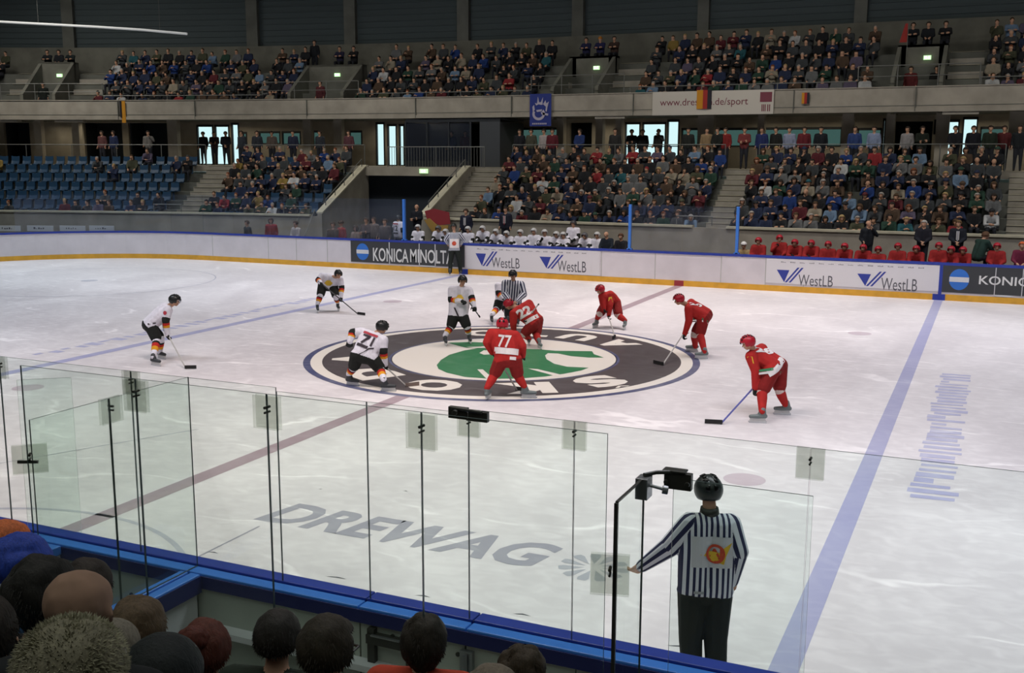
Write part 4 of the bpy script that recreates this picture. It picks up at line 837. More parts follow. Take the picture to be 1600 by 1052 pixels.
def player(label, kit, J, feet, face, pitch=-15, stick=None, group=None, stickm='shaftw', stripes=False, pads=1.17, sk=None, tapem='tape', tall=True, gl=True, hat=None, sticklabel=None, voxel=.012, sneaker=False, visor=False, period=.07, hs=.93):
    k = KIT.get(kit) or kit
    (hl, tl), (hr, tr) = feet; hl, tl, hr, tr = [gz(*p) for p in (hl, tl, hr, tr)]
    D0 = (depth(hl)+depth(hr))/2
    P = {n: gd(v[0], v[1], D0+v[2]) for n, v in J.items()}; P = fat(P)
    loc = (hl+hr)/2; loc.z = 0
    dl = (tl-hl); dl.z = 0; dl.normalize(); dr = (tr-hr); dr.z = 0; dr.normalize(); Z = Vector((0, 0, 1))
    anL, anR = hl+dl*.04+Z*.235, hr+dr*.04+Z*.235
    if 'anL' in P: anL = lerp(anL, gd(J['anL'][0], J['anL'][1], depth(anL)), .6)
    if 'anR' in P: anR = lerp(anR, gd(J['anR'][0], J['anR'][1], depth(anR)), .6)
    t = tag(empty('person', loc), label, 'person', group)
    u = Z; f = dirz(face, pitch); hd = f; up = (Z-f*Z.dot(f)).normalized()
    across = (P['shR']-P['shL']).normalized(); S = (P['shL']+P['shR'])/2; Pv = (P['hipL']+P['hipR'])/2; hx = (P['hipR']-P['hipL']).normalized()
    g = pads; T = k['torso']
    if stripes: T = ('stripe', 'axis', Pv, across, period)
    arm = lambda a: ('stripe', 'around', dirz(face+20), 7) if stripes else a
    pr = []
    for q in (-1, 1):
        rb = lerp(Pv, S, .62)+across*q*.095*g
        pr.append((Pv+hx*q*.075*g+Z*.03, .135*g, rb, .135*g, T)); pr.append((rb, .135*g, lerp(Pv, S, .95)+across*q*.09*g, .118*g, T))
    pr.append((P['hipL'], .13*g, P['hipR'], .13*g, k['short']))
    pr.append((lerp(P['shL'], P['shR'], .12), .092*g, lerp(P['shL'], P['shR'], .88), .092*g, T))
    H = P['head']; pr += head(H, f, up, 1.0, neck=lerp(S, H, .15))
    for q, n in ((-1, 'L'), (1, 'R')):
        a, b, c = P['sh'+n], P['el'+n], P['ha'+n]
        g2 = g*(1.12 if stripes else 1)
        pr.append((a, .094*g, b, .074*g2, arm(k['arm']))); pr.append((b, .074*g2, lerp(b, c, .86), .052*g, arm(k['fore'])))
        d = (c-b).normalized(); ax = (stick_dir(P, J, stick, D0) if stick else across); ax = (ax-d*ax.dot(d)*.6).normalized(); n_ = ax.cross(d)
        if gl: pr.append((lerp(b, c, .82), .056, c-d*.02, .05, k['glove'])); pr += hand(c, d, ax, n_, 1.35, 1.1, k['glove'], q)
        else: pr += hand(c, d, ax, n_, 1.05, .8, SK, q)
        hp, kn, an = P['hip'+n], P['kn'+n], (anL if n == 'L' else anR)
        if tall:
            pr.append((hp, .128*g, lerp(hp, kn, .82), .108*g, k['short'])); pr.append((lerp(hp, kn, .78), .098, kn, .09, k['shin'][0][1]))
            pr.append((kn, .09, lerp(kn, an, .35), .09, bands(k['shin'], 0, .35))); pr.append((lerp(kn, an, .35), .09, an, .06, bands(k['shin'], .35, 1)))
        else:
            pr.append((hp, .125*g, kn, .09*g, k['short'])); pr.append((kn, .09*g, an-Z*.08, .078, k['short']))
    spine = (S-Pv).normalized(); hips_ = [4]
    body = grow('body', pr, voxel, hem=(Pv-spine*(.015 if tall else .03), spine, (0, 1, 2, 3), hips_))
    pl(body, t)
    if sneaker is False:
        for h_, t_, a_ in ((hl, tl, anL), (hr, tr, anR)): skate(h_, t_, a_, body, M[sk or k['skate']])
    hm = hat if hat is not None else k['helm']
    helmet(H, f, up, body, hm, hs, visor=visor); face_bits(H, f, up, body)
    if stick:
        A, B, Cc = stick_pts(P, stick, D0)
        so = tag(empty('hockey_stick', Vector((B.x, B.y, 0))), sticklabel, 'hockey stick')
        dv = (B-A).normalized()
        pl(one('shaft', lambda b: tube(b, A-dv*.0, B, .016, 6), M[stickm]), so)
        bd = (Cc-B).normalized(); sd = bd.cross(Z).normalized()
        pl(one('blade', lambda b: hexa(b, [B-bd*.03-sd*.012+Z*-.0, Cc-sd*.008, Cc+sd*.008, B-bd*.03+sd*.012], [B-bd*.03-sd*.012+Z*.07, Cc-sd*.008+Z*.075, Cc+sd*.008+Z*.075, B-bd*.03+sd*.012+Z*.07]), M[tapem]), so)
    return t, body, P
def fat(P):
    # padded shoulders and a wider stance than the bare joints
    m_ = (P['shL']+P['shR'])/2
    for n in ('shL', 'shR'): P[n] = m_+(P[n]-m_)*1.04
    return P
def bands(L, t0, t1):
    out = []
    for te, c in L:
        if te > t0: out.append((min(1, (te-t0)/(t1-t0)), c))
    return out
def stick_pts(P, st, D0):
    top, heel, toe = st
    A = P[top] if isinstance(top, str) else gd(top[0], top[1], D0+top[2]); B = gz(*heel); Cc = gz(*toe)
    B = B+Vector((0, 0, .01)); Cc = Cc+Vector((0, 0, .01)); d = (B-A).normalized()
    return A-d*.12, B, Cc
def stick_dir(P, J, st, D0): A, B, _ = stick_pts(P, st, D0); return (B-A).normalized()
REDINK = mat('jersey_red_print', (.40, .03, .05), .7); BLKINK = mat('jersey_black_print', (.03, .02, .03), .7); WHTINK = mat('jersey_white_print', (.80, .74, .74), .7); GRNINK = mat('jersey_green_print', (.03, .20, .08), .7); YELINK = mat('jersey_yellow_print', (.70, .45, .03), .7)
def up_of(P): return (((P['shL']+P['shR'])/2)-((P['hipL']+P['hipR'])/2)).normalized()
def back(P, t_): return lerp((P['hipL']+P['hipR'])/2, (P['shL']+P['shR'])/2, t_)
# white players
t, bd, P = player('person in white hockey jersey leaning forward at far left, beside the left blue line', 'white',
 dict(head=(273, 470, -.05), shL=(257, 480, .32), shR=(262, 485, -.05), elL=(258, 499, .32), elR=(259, 501, -.10), haL=(259, 517, .12), haR=(262, 526, -.02), hipL=(232, 508, .22), hipR=(236, 510, -.02), knL=(251, 529, .15), knR=(245, 531, -.05), anL=(250, 554, 0), anR=(240, 560, 0)),
 (((248, 560), (263, 563)), ((238, 571), (254, 573.5))), 22, -10, ('haL', (291, 577), (307, 577)), sticklabel='hockey stick of the leaning white player at far left, blade on the ice', visor=True)
project(bd, 'side_stripe', back(P, .12), V(.91, .41, 0), V(0, 0, 1), .34, .12, BLKINK, bd, pts=([(0, .1), (.5, .9), (1, 1), (1, .8), (.55, .65), (.05, 0)], [(0, 1, 4, 5), (1, 2, 3, 4)]))
project(bd, 'shoulder_emblem', P['shR']+V(-.01, -.04, -.04), V(.91, .41, 0), V(0, 0, 1), .09, .09, REDINK, bd, pts=([(.5+.5*math.cos(i*.628), .5+.5*math.sin(i*.628)) for i in range(10)], [tuple(range(10))]))
t, bd, P = player('person in white hockey jersey crouching near the far board, left of the centre circle', 'white',
 dict(head=(528.5, 429, -.25), shL=(504, 431.5, .0), shR=(531, 437, -.05), elL=(497, 438, -.10), elR=(534, 450, -.05), haL=(502, 443, -.30), haR=(532.5, 467, -.20), hipL=(504, 447, .1), hipR=(521, 448, .1), knL=(500.5, 462, -.2), knR=(525, 464, -.2)),
 (((496, 488), (499, 493)), ((527.5, 485), (533, 489.5))), -35, -12, ('haL', (560, 492), (570.5, 493.5)), sticklabel='hockey stick held across the crouching white player near the far board', stickm='shaftd')
project(bd, 'chest_crest', back(P, .45), V(.91, .41, 0), V(0, 0, 1), .26, .16, YELINK, bd, pts=([(0, .5), (.3, 0), (.7, 0), (1, .5), (.7, 1), (.3, 1)], [(0, 1, 2, 3, 4, 5)]))
t, bd, P = player('person in white hockey jersey standing upright inside the circle, gloves at chest', 'white',
 dict(head=(722.7, 439, -.05), shL=(707, 453, .0), shR=(732, 454, .05), elL=(705, 469, -.05), elR=(737.5, 467, -.05), haL=(723, 471, -.25), haR=(741, 481, -.2), hipL=(709, 493.5, 0), hipR=(723, 493.5, .02), knL=(704.5, 511, -.08), knR=(729.5, 510, -.06)),
 (((695, 539), (700, 545)), ((732.5, 536), (737, 540)),), -58, -8, None)
project(bd, 'chest_crest', back(P, .72)+V(.02, -.04, 0), V(.91, .41, 0), V(0, 0, 1), .2, .16, YELINK, bd, pts=([(0, .5), (.3, 0), (.7, 0), (1, .5), (.7, 1), (.3, 1)], [(0, 1, 2, 3, 4, 5)]))
project(bd, 'side_stripe', back(P, .18)+V(-.04, -.02, 0), V(.91, .41, 0), V(0, 0, 1), .14, .22, BLKINK, bd, pts=([(0, 1), (.3, 1), (1, 0), (.7, 0)], [(0, 1, 2, 3)]))
A_ = P['haR']; so = tag(one('hockey_stick', lambda b: tube(b, P['haR']-V(.1, .05, -.12), P['haR']+V(.12, .05, -.22), .015, 6), M['shaftd']), 'short piece of dark stick held upright by the standing white player', 'hockey stick'); 
one('butt_tape', lambda b: tube(b, P['haR']+V(.10, .042, -.185), P['haR']+V(.13, .054, -.24), .02, 6), M['tape'], so)
t, bd, P = player('person in white hockey jersey number 71 seen from behind, circle rim at left', 'white',
 dict(head=(597, 512, .10), shL=(566, 520, .15), shR=(598, 532, .02), elL=(551, 520, .12), elR=(599, 549, .0), haL=(546, 536, .05), haR=(602, 573, .10), hipL=(558, 556, .0), hipR=(580, 559, -.03), knL=(552.5, 574, .08), knR=(594, 577, .05)),
 (((543, 602.5), (552, 603.5)), ((597, 612.5), (609, 612.5))), 62, -15, ('haR', (636, 605), (655, 603)), sticklabel='hockey stick of number 71, blade on the letter O of the ice logo', tapem='tapeb')
uu = up_of(P); rr_ = (P['shR']-P['shL']).normalized()
project(bd, 'back_number', back(P, .70), rr_, uu, .27, .20, BLKINK, bd, text='71', bold=.02)
project(bd, 'back_name', back(P, 1.02), rr_, uu, .32, .05, REDINK, bd, nx=12, ny=1)
project(bd, 'back_strip', back(P, .38)-rr_*.06, rr_, uu, .24, .06, BLKINK, bd, nx=10, ny=1)
project(bd, 'side_stripe', back(P, .22)+rr_*.06, rr_, uu, .24, .24, BLKINK, bd, pts=([(0, 0), (.12, 0), (.6, .8), (1, 1), (1, .85), (.7, .7)], [(0, 1, 2, 5), (2, 3, 4, 5)]))
t, bd, P = player('person in white hockey jersey bending for the faceoff, mostly hidden behind the linesman', 'white',
 dict(head=(795, 459, .1), shL=(779, 447, .1), shR=(797, 455, .35), elL=(779, 459, .0), elR=(799, 468, .3), haL=(787, 468, -.1), haR=(796, 475, .1), hipL=(781, 470, .1), hipR=(789, 470, .35), knL=(776.5, 482.5, -.0), knR=(790, 484, .4)),
 (((768, 506), (770, 510)), ((790, 500), (794, 504))), -40, -40)
# linesman at the faceoff
KIT['official'] = dict(torso=W_, arm=[(1, W_)], fore=[(1, W_)], short=(.014, .015, .017, 0), shin=[(1, (.014, .015, .017, 0))], glove=SK, skate='boot', helm=(.015, .016, .017))
t, bd, P = player('person in striped officials shirt and black helmet dropping the puck at centre ice', 'official',
 dict(head=(801.3, 430, -.08), shL=(790, 443, .0), shR=(814, 445, .02), elL=(788.5, 459, -.08), elR=(818.5, 460, -.05), haL=(797, 470, -.3), haR=(806, 472, -.3), hipL=(795, 475, .12), hipR=(807, 475, .12), knL=(795, 494, -.05), knR=(806, 493, -.0)),
 (((794, 510), (791, 514)), ((808, 509), (811, 513))), -78, -22, None, stripes=True, tall=False, gl=False)
for n in 'LR':
    c = lerp(P['sh'+n], P['el'+n], .75); d = (P['el'+n]-P['sh'+n]).normalized(); one('red_armband', lambda b: tube(b, c-d*.045, c+d*.045, .082, 14), mat('armband_red', (.45, .02, .03), .7), bd)
# red players
def redkit(bd, P, num, side=1, view=None):
    uu = up_of(P); rr_ = (P['shR']-P['shL']).normalized() if view is None else view
    if num: project(bd, 'back_number', back(P, .74), rr_, uu, .15*len(num)+.05, .24, WHTINK, bd, text=num, bold=.05)
    project(bd, 'white_band', back(P, .22), rr_, uu, .36, .10, WHTINK, bd, nx=12, ny=2)
t, bd, P = player('person in red hockey kit number 22 bending over the faceoff dot', 'red',
 dict(head=(795, 476, .0), shL=(826, 475, .25), shR=(803, 490, -.12), elL=(834, 486, .1), elR=(802, 507, -.15), haL=(822, 500, -.1), haR=(803, 519, .0), hipL=(840, 500, .15), hipR=(832, 508, -.1), knL=(838, 523, .0), knR=(819, 522, -.15), anL=(842, 538, 0), anR=(828, 534, 0)),
 (((841, 544), (846, 547)), ((825, 538), (829, 544))), 185, -35, None)
redkit(bd, P, '22', view=lerp(V(.91, .41, 0), V(0, 0, 1), .38).normalized())
so = tag(one('hockey_stick', lambda b: tube(b, gd(842, 475, depth(P['haL'])+.1), P['haL'], .014, 6), M['shaftw']), 'butt end of the stick rising behind number 22', 'hockey stick')
one('butt_tape', lambda b: tube(b, gd(842, 475, depth(P['haL'])+.1), lerp(gd(842, 475, depth(P['haL'])+.1), P['haL'], .08), .018, 6), M['tape'], so)
t, bd, P = player('person in red hockey kit number 77 seen from behind, legs apart', 'red',
 dict(head=(785, 508, .12), shL=(769, 522, .05), shR=(804, 525, .05), elL=(761, 535, .02), elR=(816, 541, .02), haL=(770, 553, .2), haR=(817, 558, .2), hipL=(783, 563, .0), hipR=(804, 563, .0), knL=(772.5, 586, .08), knR=(809, 587, .08)),
 (((760, 626), (765.5, 622)), ((816, 623), (823, 623))), 108, -20, ((782, 566, .3), (808, 611), (818, 612)), sticklabel='hockey stick between the legs of number 77')
uu = up_of(P); rr_ = (P['shR']-P['shL']).normalized()
project(bd, 'back_number', back(P, .72), rr_-uu*.0, uu, .25, .24, WHTINK, bd, text='77', bold=.02); project(bd, 'white_band', back(P, .33), rr_, uu, .46, .12, WHTINK, bd, nx=12, ny=2)
project(bd, 'small_patch', back(P, .06)+rr_*.10, rr_, uu, .12, .06, WHTINK, bd, nx=4, ny=2)
t, bd, P = player('person in red hockey kit crouching at the far rim of the circle', 'red',
 dict(head=(938, 453, -.15), shL=(941, 463, -.10), shR=(954, 461, -.0), elL=(942, 475, -.15), elR=(953, 478, -.15), haL=(944, 485, -.2), haR=(951, 495, -.2), hipL=(948, 474, .2), hipR=(962, 473, .2), knL=(937, 491, -.1), knR=(967, 494, -.1)),
 (((933.5, 511.5), (926.5, 513.5)), ((977, 514), (971, 518.5))), 232, -28, ('haR', (961, 528), (957, 531)), sticklabel='hockey stick of the crouching red player, blade on the letter A')
project(bd, 'chest_emblem', P['shR']+V(0, -.05, -.1), V(.91, .41, 0), V(0, 0, 1), .12, .14, YELINK, bd, pts=([(0, .2), (1, 0), (.8, 1), (.1, .9)], [(0, 1, 2, 3)]))
project(bd, 'white_hem', back(P, .12)+V(.05, 0, 0), V(.91, .41, 0), up_of(P), .25, .06, WHTINK, bd, nx=8, ny=1)
t, bd, P = player('person in red hockey kit leaning forward on the right rim of the circle', 'red',
 dict(head=(1061, 468.5, -.05), shL=(1080, 474, .30), shR=(1076.5, 483, -.05), elL=(1077, 497, .2), elR=(1076.5, 502, -.1), haL=(1071, 517, .1), haR=(1068.8, 525, -.05), hipL=(1104, 492, .18), hipR=(1099, 498, -.05), knL=(1085, 522.5, .12), knR=(1094, 523, -.08), anL=(1086, 546, 0), anR=(1100, 552, 0)),
 (((1089, 550), (1073, 549.5)), ((1104, 561), (1087, 561))), 203, -18, ('haL', (1035, 571.5), (1021, 568.5)), sticklabel='hockey stick with black blade on the dark ring of the ice logo')
uu = up_of(P); project(bd, 'back_number', back(P, .70)+V(0, .08, .02), V(.75, .3, .1), V(-.2, .5, .8), .30, .10, WHTINK, bd, text='20', bold=.05)
project(bd, 'white_band', back(P, .12), V(.91, .41, -.1), up_of(P).cross(V(.41, -.91, 0))*-1, .12, .34, WHTINK, bd, nx=3, ny=8)
project(bd, 'side_stripe', back(P, .35)+V(0, -.05, -.12), V(.91, .41, 0), V(0, 0, 1), .34, .10, GRNINK, bd, pts=([(0, .4), (.6, 1), (1, .3), (1, 0), (.6, .6), (0, 0)], [(0, 1, 4, 5), (1, 2, 3, 4)]))
project(bd, 'side_stripe', back(P, .35)+V(0, -.05, -.17), V(.91, .41, 0), V(0, 0, 1), .34, .10, WHTINK, bd, pts=([(0, .4), (.6, 1), (1, .3), (1, 0), (.6, .6), (0, 0)], [(0, 1, 4, 5), (1, 2, 3, 4)]))
t, bd, P = player('person in red hockey kit leaning forward at the right, nearest the camera, grey skates', 'red',
 dict(head=(1169, 536, -.05), shL=(1190, 546, .42), shR=(1174, 557, -.02), elL=(1186, 572, .3), elR=(1181, 580, -.08), haL=(1182, 601, .12), haR=(1180, 611, -.05), hipL=(1218, 571, .2), hipR=(1206, 579, -.05), knL=(1218, 610, .15), knR=(1191, 612, -.08), anL=(1225, 634, 0), anR=(1190, 645, 0)),
 (((1233, 649), (1211, 648)), ((1195, 661.5), (1174, 661))), 207, -20, ('haL', (1126, 663.5), (1101, 662.5)), stickm='shaftb', sticklabel='hockey stick with violet shaft and black blade at right')
uu = up_of(P); project(bd, 'back_number', back(P, .72)+V(0, .10, .03), V(.75, .3, .1), V(-.2, .5, .8), .34, .14, WHTINK, bd, text='28', bold=.05)
project(bd, 'white_band', back(P, .22)+V(.02, .02, .03), V(.85, .35, .5), V(-.3, -.3, .9), .38, .10, WHTINK, bd, nx=8, ny=3)
project(bd, 'side_stripe', back(P, .42)+V(0, -.05, -.10), V(.91, .41, 0), V(0, 0, 1), .40, .12, GRNINK, bd, pts=([(0, .6), (.6, 1), (1, .3), (1, 0), (.6, .6), (0, .3)], [(0, 1, 4, 5), (1, 2, 3, 4)]))
project(bd, 'side_stripe', back(P, .42)+V(0, -.05, -.15), V(.91, .41, 0), V(0, 0, 1), .40, .12, WHTINK, bd, pts=([(0, .6), (.6, 1), (1, .3), (1, 0), (.6, .6), (0, .3)], [(0, 1, 4, 5), (1, 2, 3, 4)]))
project(bd, 'shoulder_emblem', P['shR']+V(-.02, -.05, -.04), V(.91, .41, 0), V(0, 0, 1), .12, .12, YELINK, bd, pts=([(0, .2), (1, 0), (.8, 1), (.1, .9)], [(0, 1, 2, 3)]))

# ------------------------------------------------------------------ linesman by the glass, and the one at the far boards
KIT['line'] = dict(torso=W_, arm=[(1, W_)], fore=[(1, W_)], short=(.016, .02, .018, 0), shin=[(1, (.016, .02, .018, 0))], glove=SK, skate='boot', helm=(.03, .035, .034))
t, bd, P = player('person in striped officials shirt with round red back emblem behind the near glass', 'line',
 dict(head=(1107, 768, .03), shL=(1080, 819, .0), shR=(1139, 821, .02), elL=(1047, 854, .04), elR=(1153, 862, -.04), haL=(997, 889, .12), haR=(1143, 914, .04), hipL=(1084, 922, .0), hipR=(1120, 923, .0), knL=(1079, 1000, .02), knR=(1118, 1000, .02)),
 (((1082, 1110), (1076, 1088)), ((1118, 1117), (1122, 1094))), 118, -6, None, stripes=True, tall=False, gl=False, voxel=.0075, period=.047, pads=1.1, hs=.92)
uu = up_of(P); rr_ = (P['shR']-P['shL']).normalized()
PATCH = mat('back_patch', (.56, .56, .60), .8)
project(bd, 'back_patch', back(P, .62)+rr_*.0, rr_, uu, .34, .25, PATCH, bd, nx=12, ny=8, lift=.006)
cc = back(P, .60)+rr_*.03
project(bd, 'yellow_wing', cc, rr_, uu, .27, .20, YELINK, bd, pts=([(.0, .45), (.30, .62), (.62, .55), (.70, .72), (1, .98), (.80, .42), (.74, .08), (.55, .16), (.35, .22), (.20, .40)], [(0, 1, 9), (1, 2, 8, 9), (2, 3, 5, 6, 7, 8), (3, 4, 5)]), lift=.010)
n = 24; ring = [(.5+.5*math.cos(2*math.pi*i/n), .5+.5*math.sin(2*math.pi*i/n)) for i in range(n)]+[(.5+.36*math.cos(2*math.pi*i/n), .5+.36*math.sin(2*math.pi*i/n)) for i in range(n)]
ORI = mat('emblem_red', (.55, .07, .03), .8)
project(bd, 'red_ring', cc-rr_*.005, rr_, uu, .155, .155, ORI, bd, pts=(ring, [(i, (i+1) % n, n+(i+1) % n, n+i) for i in range(n)]), lift=.013)
project(bd, 'emblem_letters', cc-rr_*.002, rr_, uu, .10, .085, ORI, bd, text='AJ', bold=.04, lift=.014)
project(bd, 'belt_label', back(P, .05)-rr_*.09+uu*-.02, rr_, uu, .085, .022, mat('belt_label', (.3, .32, .33), .7), bd, nx=4, ny=1, lift=.008)
C_ = lerp((P['shL']+P['shR'])/2, P['head'], .42)
one('collar', lambda b: tube(b, C_-V(0, 0, .045), C_+V(0, 0, .03), .088, 16, r2=.074), M['black'], bd, smooth=True)
t, bd, P = player('person in striped officials shirt with red chest emblem leaning on the far boards', 'line',
 dict(head=(709, 355, -.02), shL=(701.5, 367, .0), shR=(718, 366.5, .0), elL=(696, 375, .12), elR=(724, 374.5, .12), haL=(700, 382, .10), haR=(719.5, 383, .10), hipL=(706, 391, .0), hipR=(714, 391, .0), knL=(704, 410, -.03), knR=(718, 409, -.03)),
 (((703.5, 430.5), (702, 433)), ((719.5, 430), (721, 432.5))), -72, 0, None, stripes=True, tall=False, gl=False, period=.05, pads=1.0, hs=.95)
project(bd, 'chest_patch', back(P, .45), V(.91, .41, 0), V(0, 0, 1), .36, .34, WHTINK, bd, nx=8, ny=6, lift=.008)
project(bd, 'red_emblem', back(P, .45), V(.91, .41, 0), V(0, 0, 1), .17, .17, ORI, bd, pts=([(.5+.5*math.cos(2*math.pi*i/12), .5+.5*math.sin(2*math.pi*i/12)) for i in range(12)], [tuple(range(12))]), lift=.014)

# ------------------------------------------------------------------ simple people: seated and standing figures
TRO = (.022, .024, .032, 0); SHOE = (.02, .018, .016, 0); JK = (.5, .5, .5, 1)
def fig(J, f=V(0, -1, 0), pitch=0, jk=JK, tro=TRO, g=1.0, hands=SK, low=False, headf=None, fine=False, sleeve=None, skin=SK):
    """prims of a clothed figure from joints given in metres (L = its own right side does not matter here)"""
    P = {k: V(*v) for k, v in J.items()}; sl = sleeve or jk; pr = []
    S = (P['shL']+P['shR'])/2; Pv = (P['hipL']+P['hipR'])/2; ac = (P['shR']-P['shL']).normalized(); up = V(0, 0, 1)
    for q in (-1, 1):
        rb = lerp(Pv, S, .6)+ac*q*.09; pr += [(Pv+ac*q*.07, .125*g, rb, .125*g, jk), (rb, .125*g, lerp(Pv, S, .93)+ac*q*.085, .11*g, jk)]
    pr += [(P['hipL'], .115, P['hipR'], .115, tro), (P['shL'], .082*g, P['shR'], .082*g, jk)]
    hf = headf or f; pr += head(P['head'], hf, up, 1.0, skin, neck=lerp(S, P['head'], .2))
    for q, n in ((-1, 'L'), (1, 'R')):
        a, b, c = P['sh'+n], P['el'+n], P['ha'+n]; pr += [(a, .078*g, b, .06*g, sl), (b, .058*g, lerp(b, c, .9), .042, sl)]
        d = (c-b).normalized(); ax = V(0, 0, 1)-d*d.z; ax = ax.normalized() if ax.length > .1 else ac
        pr += hand(c, d, ax, ax.cross(d)*q, 1.0 if fine else 1.25, .7, hands, q) if not low else [(c-d*.03, .045, c+d*.06, .04, hands)]
        pr += [(P['hip'+n], .105, P['kn'+n], .075, tro), (P['kn'+n], .072, P['an'+n], .05, tro), (P['an'+n]-V(0, 0, .05), .045, P['an'+n]+f*.15-V(0, 0, .06), .04, SHOE)]
    return pr
def seatedJ(**k):
    J = dict(head=(0, .02, 1.25), shL=(-.19, .07, 1.03), shR=(.19, .07, 1.03), elL=(-.25, -.03, .78), elR=(.25, -.03, .78), haL=(-.08, -.28, .66), haR=(.08, -.28, .66), hipL=(-.09, .08, .52), hipR=(.09, .08, .52), knL=(-.12, -.36, .50), knR=(.12, -.36, .50), anL=(-.12, -.36, .11), anR=(.12, -.36, .11)); J.update(k); return J
SEATV = [seatedJ(), seatedJ(elL=(-.24, -.12, .84), elR=(.24, -.12, .84), haL=(.10, -.22, .86), haR=(-.10, -.24, .84)),
 seatedJ(head=(0, -.18, 1.15), shL=(-.19, -.08, .97), shR=(.19, -.08, .97), elL=(-.22, -.28, .70), elR=(.22, -.28, .70), haL=(-.04, -.42, .72), haR=(.04, -.42, .70)),
 seatedJ(haL=(-.03, -.20, 1.02), elL=(-.22, -.12, .82), haR=(.12, -.28, .66)), seatedJ(head=(.03, .0, 1.23), haL=(-.04, -.34, .92), haR=(.04, -.34, .92), elL=(-.24, -.14, .82), elR=(.24, -.14, .82)),
 seatedJ(head=(-.03, .04, 1.22), shL=(-.19, .10, 1.01), shR=(.18, .09, 1.02), haL=(-.16, -.30, .62), haR=(.16, -.30, .62))]
def standJ(**k):
    J = dict(head=(0, -.02, 1.66), shL=(-.19, 0, 1.43), shR=(.19, 0, 1.43), elL=(-.25, .03, 1.14), elR=(.25, .03, 1.14), haL=(-.24, -.08, .92), haR=(.24, -.08, .92), hipL=(-.09, 0, .95), hipR=(.09, 0, .95), knL=(-.10, -.02, .52), knR=(.10, -.02, .52), anL=(-.11, 0, .11), anR=(.11, 0, .11)); J.update(k); return J
STANDV = [standJ(), standJ(elL=(-.24, -.04, 1.18), elR=(.24, -.04, 1.18), haL=(.10, -.22, 1.18), haR=(-.10, -.24, 1.16)), standJ(elL=(-.24, -.08, 1.16), elR=(.24, -.08, 1.16), haL=(-.03, -.26, 1.02), haR=(.03, -.26, 1.00)), standJ(elR=(.30, -.08, 1.26), haR=(.06, -.16, 1.52), haL=(-.2, -.15, 1.0))]
def hairmesh(kind, H, f=V(0, -1, 0)):
    u = V(0, 0, 1); c = H+u*.025
    k = {'short': lambda x, y, z: z > (.30 if y > .25 else -.35), 'long': lambda x, y, z: z > (.35 if y > .25 else -.95), 'cap': lambda x, y, z: z > .12, 'bald': lambda x, y, z: y < .1 and -.5 < z < .0}[kind]
    r = {'short': (.098, .112, .102), 'long': (.112, .122, .135), 'cap': (.105, .122, .12), 'bald': (.095, .108, .1)}[kind]
    o = ell('hair' if kind != 'cap' else 'cap', c-(u*.03 if kind == 'long' else u*0), f, u, *r, k, HAIR, None, None, .012, 12, 8); return o
PROTO = {}
def proto(kind, i, style='plain'):
    key = (kind, i, style)
    if key not in PROTO:
        J = (SEATV if kind == 'seat' else STANDV)[i]
        kw = dict(plain={}, white=dict(jk=W_, sleeve=[(.55, W_), (1, K_)], hands=GLV, g=1.22, tro=K_), red=dict(jk=(.30, .02, .02, 0), hands=GLV, g=1.22, tro=DRED), suit=dict(g=1.05))[style]
        b = grow('person', fig(J, low=(style == 'plain' and kind == 'seat'), headf=V([0, .25, -.2, .35, -.3, 0][i % 6], -1, -.12 if kind == 'seat' else -.05), **kw), .028 if kind == 'seat' else .024, 2)
        PROTO[key] = [b.data, V(*J['head'])]; bpy.data.objects.remove(b)
    return PROTO[key]
HM = {}
def person(kind, i, loc, rz, jacket, haircol, hairkind, label, group=None, style='plain', sc_=1.0, helm=None):
    me, H = proto(kind, i, style)
    o = bpy.data.objects.new('person', me); COL.objects.link(o); o.location = loc; o.rotation_euler = (0, 0, rz); o.scale = (sc_,)*3; o.color = (*jacket, 1)
    tag(o, label, 'person', group)
    key = (kind, i, hairkind if helm is None else 'helm')
    if key not in HM:
        f = V([0, .25, -.2, .35, -.3, 0][i % 6], -1, 0)
        if helm is None: h = hairmesh(hairkind, H, f)
        else: h = helmet(H, f, V(0, 0, 1), None, (1, 1, 1), .95); [bpy.data.objects.remove(c) for c in list(h.children)]; h.name = 'helmet'
        HM[key] = h.data; th = h.modifiers[0].thickness; nm = h.name.split('.')[0]; bpy.data.objects.remove(h); HM[key, 'n'] = nm; HM[key, 't'] = th
    h = bpy.data.objects.new(HM[key, 'n'], HM[key]); COL.objects.link(h); h.parent = o; h.color = (*(haircol if helm is None else helm), 1)
    k = h.modifiers.new('t', 'SOLIDIFY'); k.thickness = HM[key, 't']; k.offset = 1
    return o
PAL = [('black', (.014, .015, .018), 26), ('dark navy', (.018, .026, .06), 20), ('charcoal', (.045, .05, .055), 16), ('dark brown', (.07, .045, .03), 9), ('olive', (.055, .058, .035), 7), ('dark green', (.02, .05, .035), 6), ('maroon', (.09, .016, .022), 6), ('red', (.24, .025, .03), 2), ('grey', (.12, .125, .13), 7), ('beige', (.24, .21, .16), 4), ('white', (.42, .43, .44), 3), ('pale blue', (.13, .20, .30), 3), ('royal blue', (.015, .04, .16), 5), ('teal', (.02, .09, .11), 1), ('mustard', (.22, .15, .04), 1), ('violet grey', (.09, .075, .12), 2)]
HC = [('dark', (.02, .015, .012), 10), ('brown', (.07, .04, .02), 9), ('grey', (.28, .26, .24), 6), ('blond', (.34, .24, .11), 4), ('reddish', (.16, .05, .02), 2)]
def pick(rr, L):
    t = rr.random()*sum(x[2] for x in L)
    for x in L:
        t -= x[2]
        if t <= 0: return x
    return L[-1]

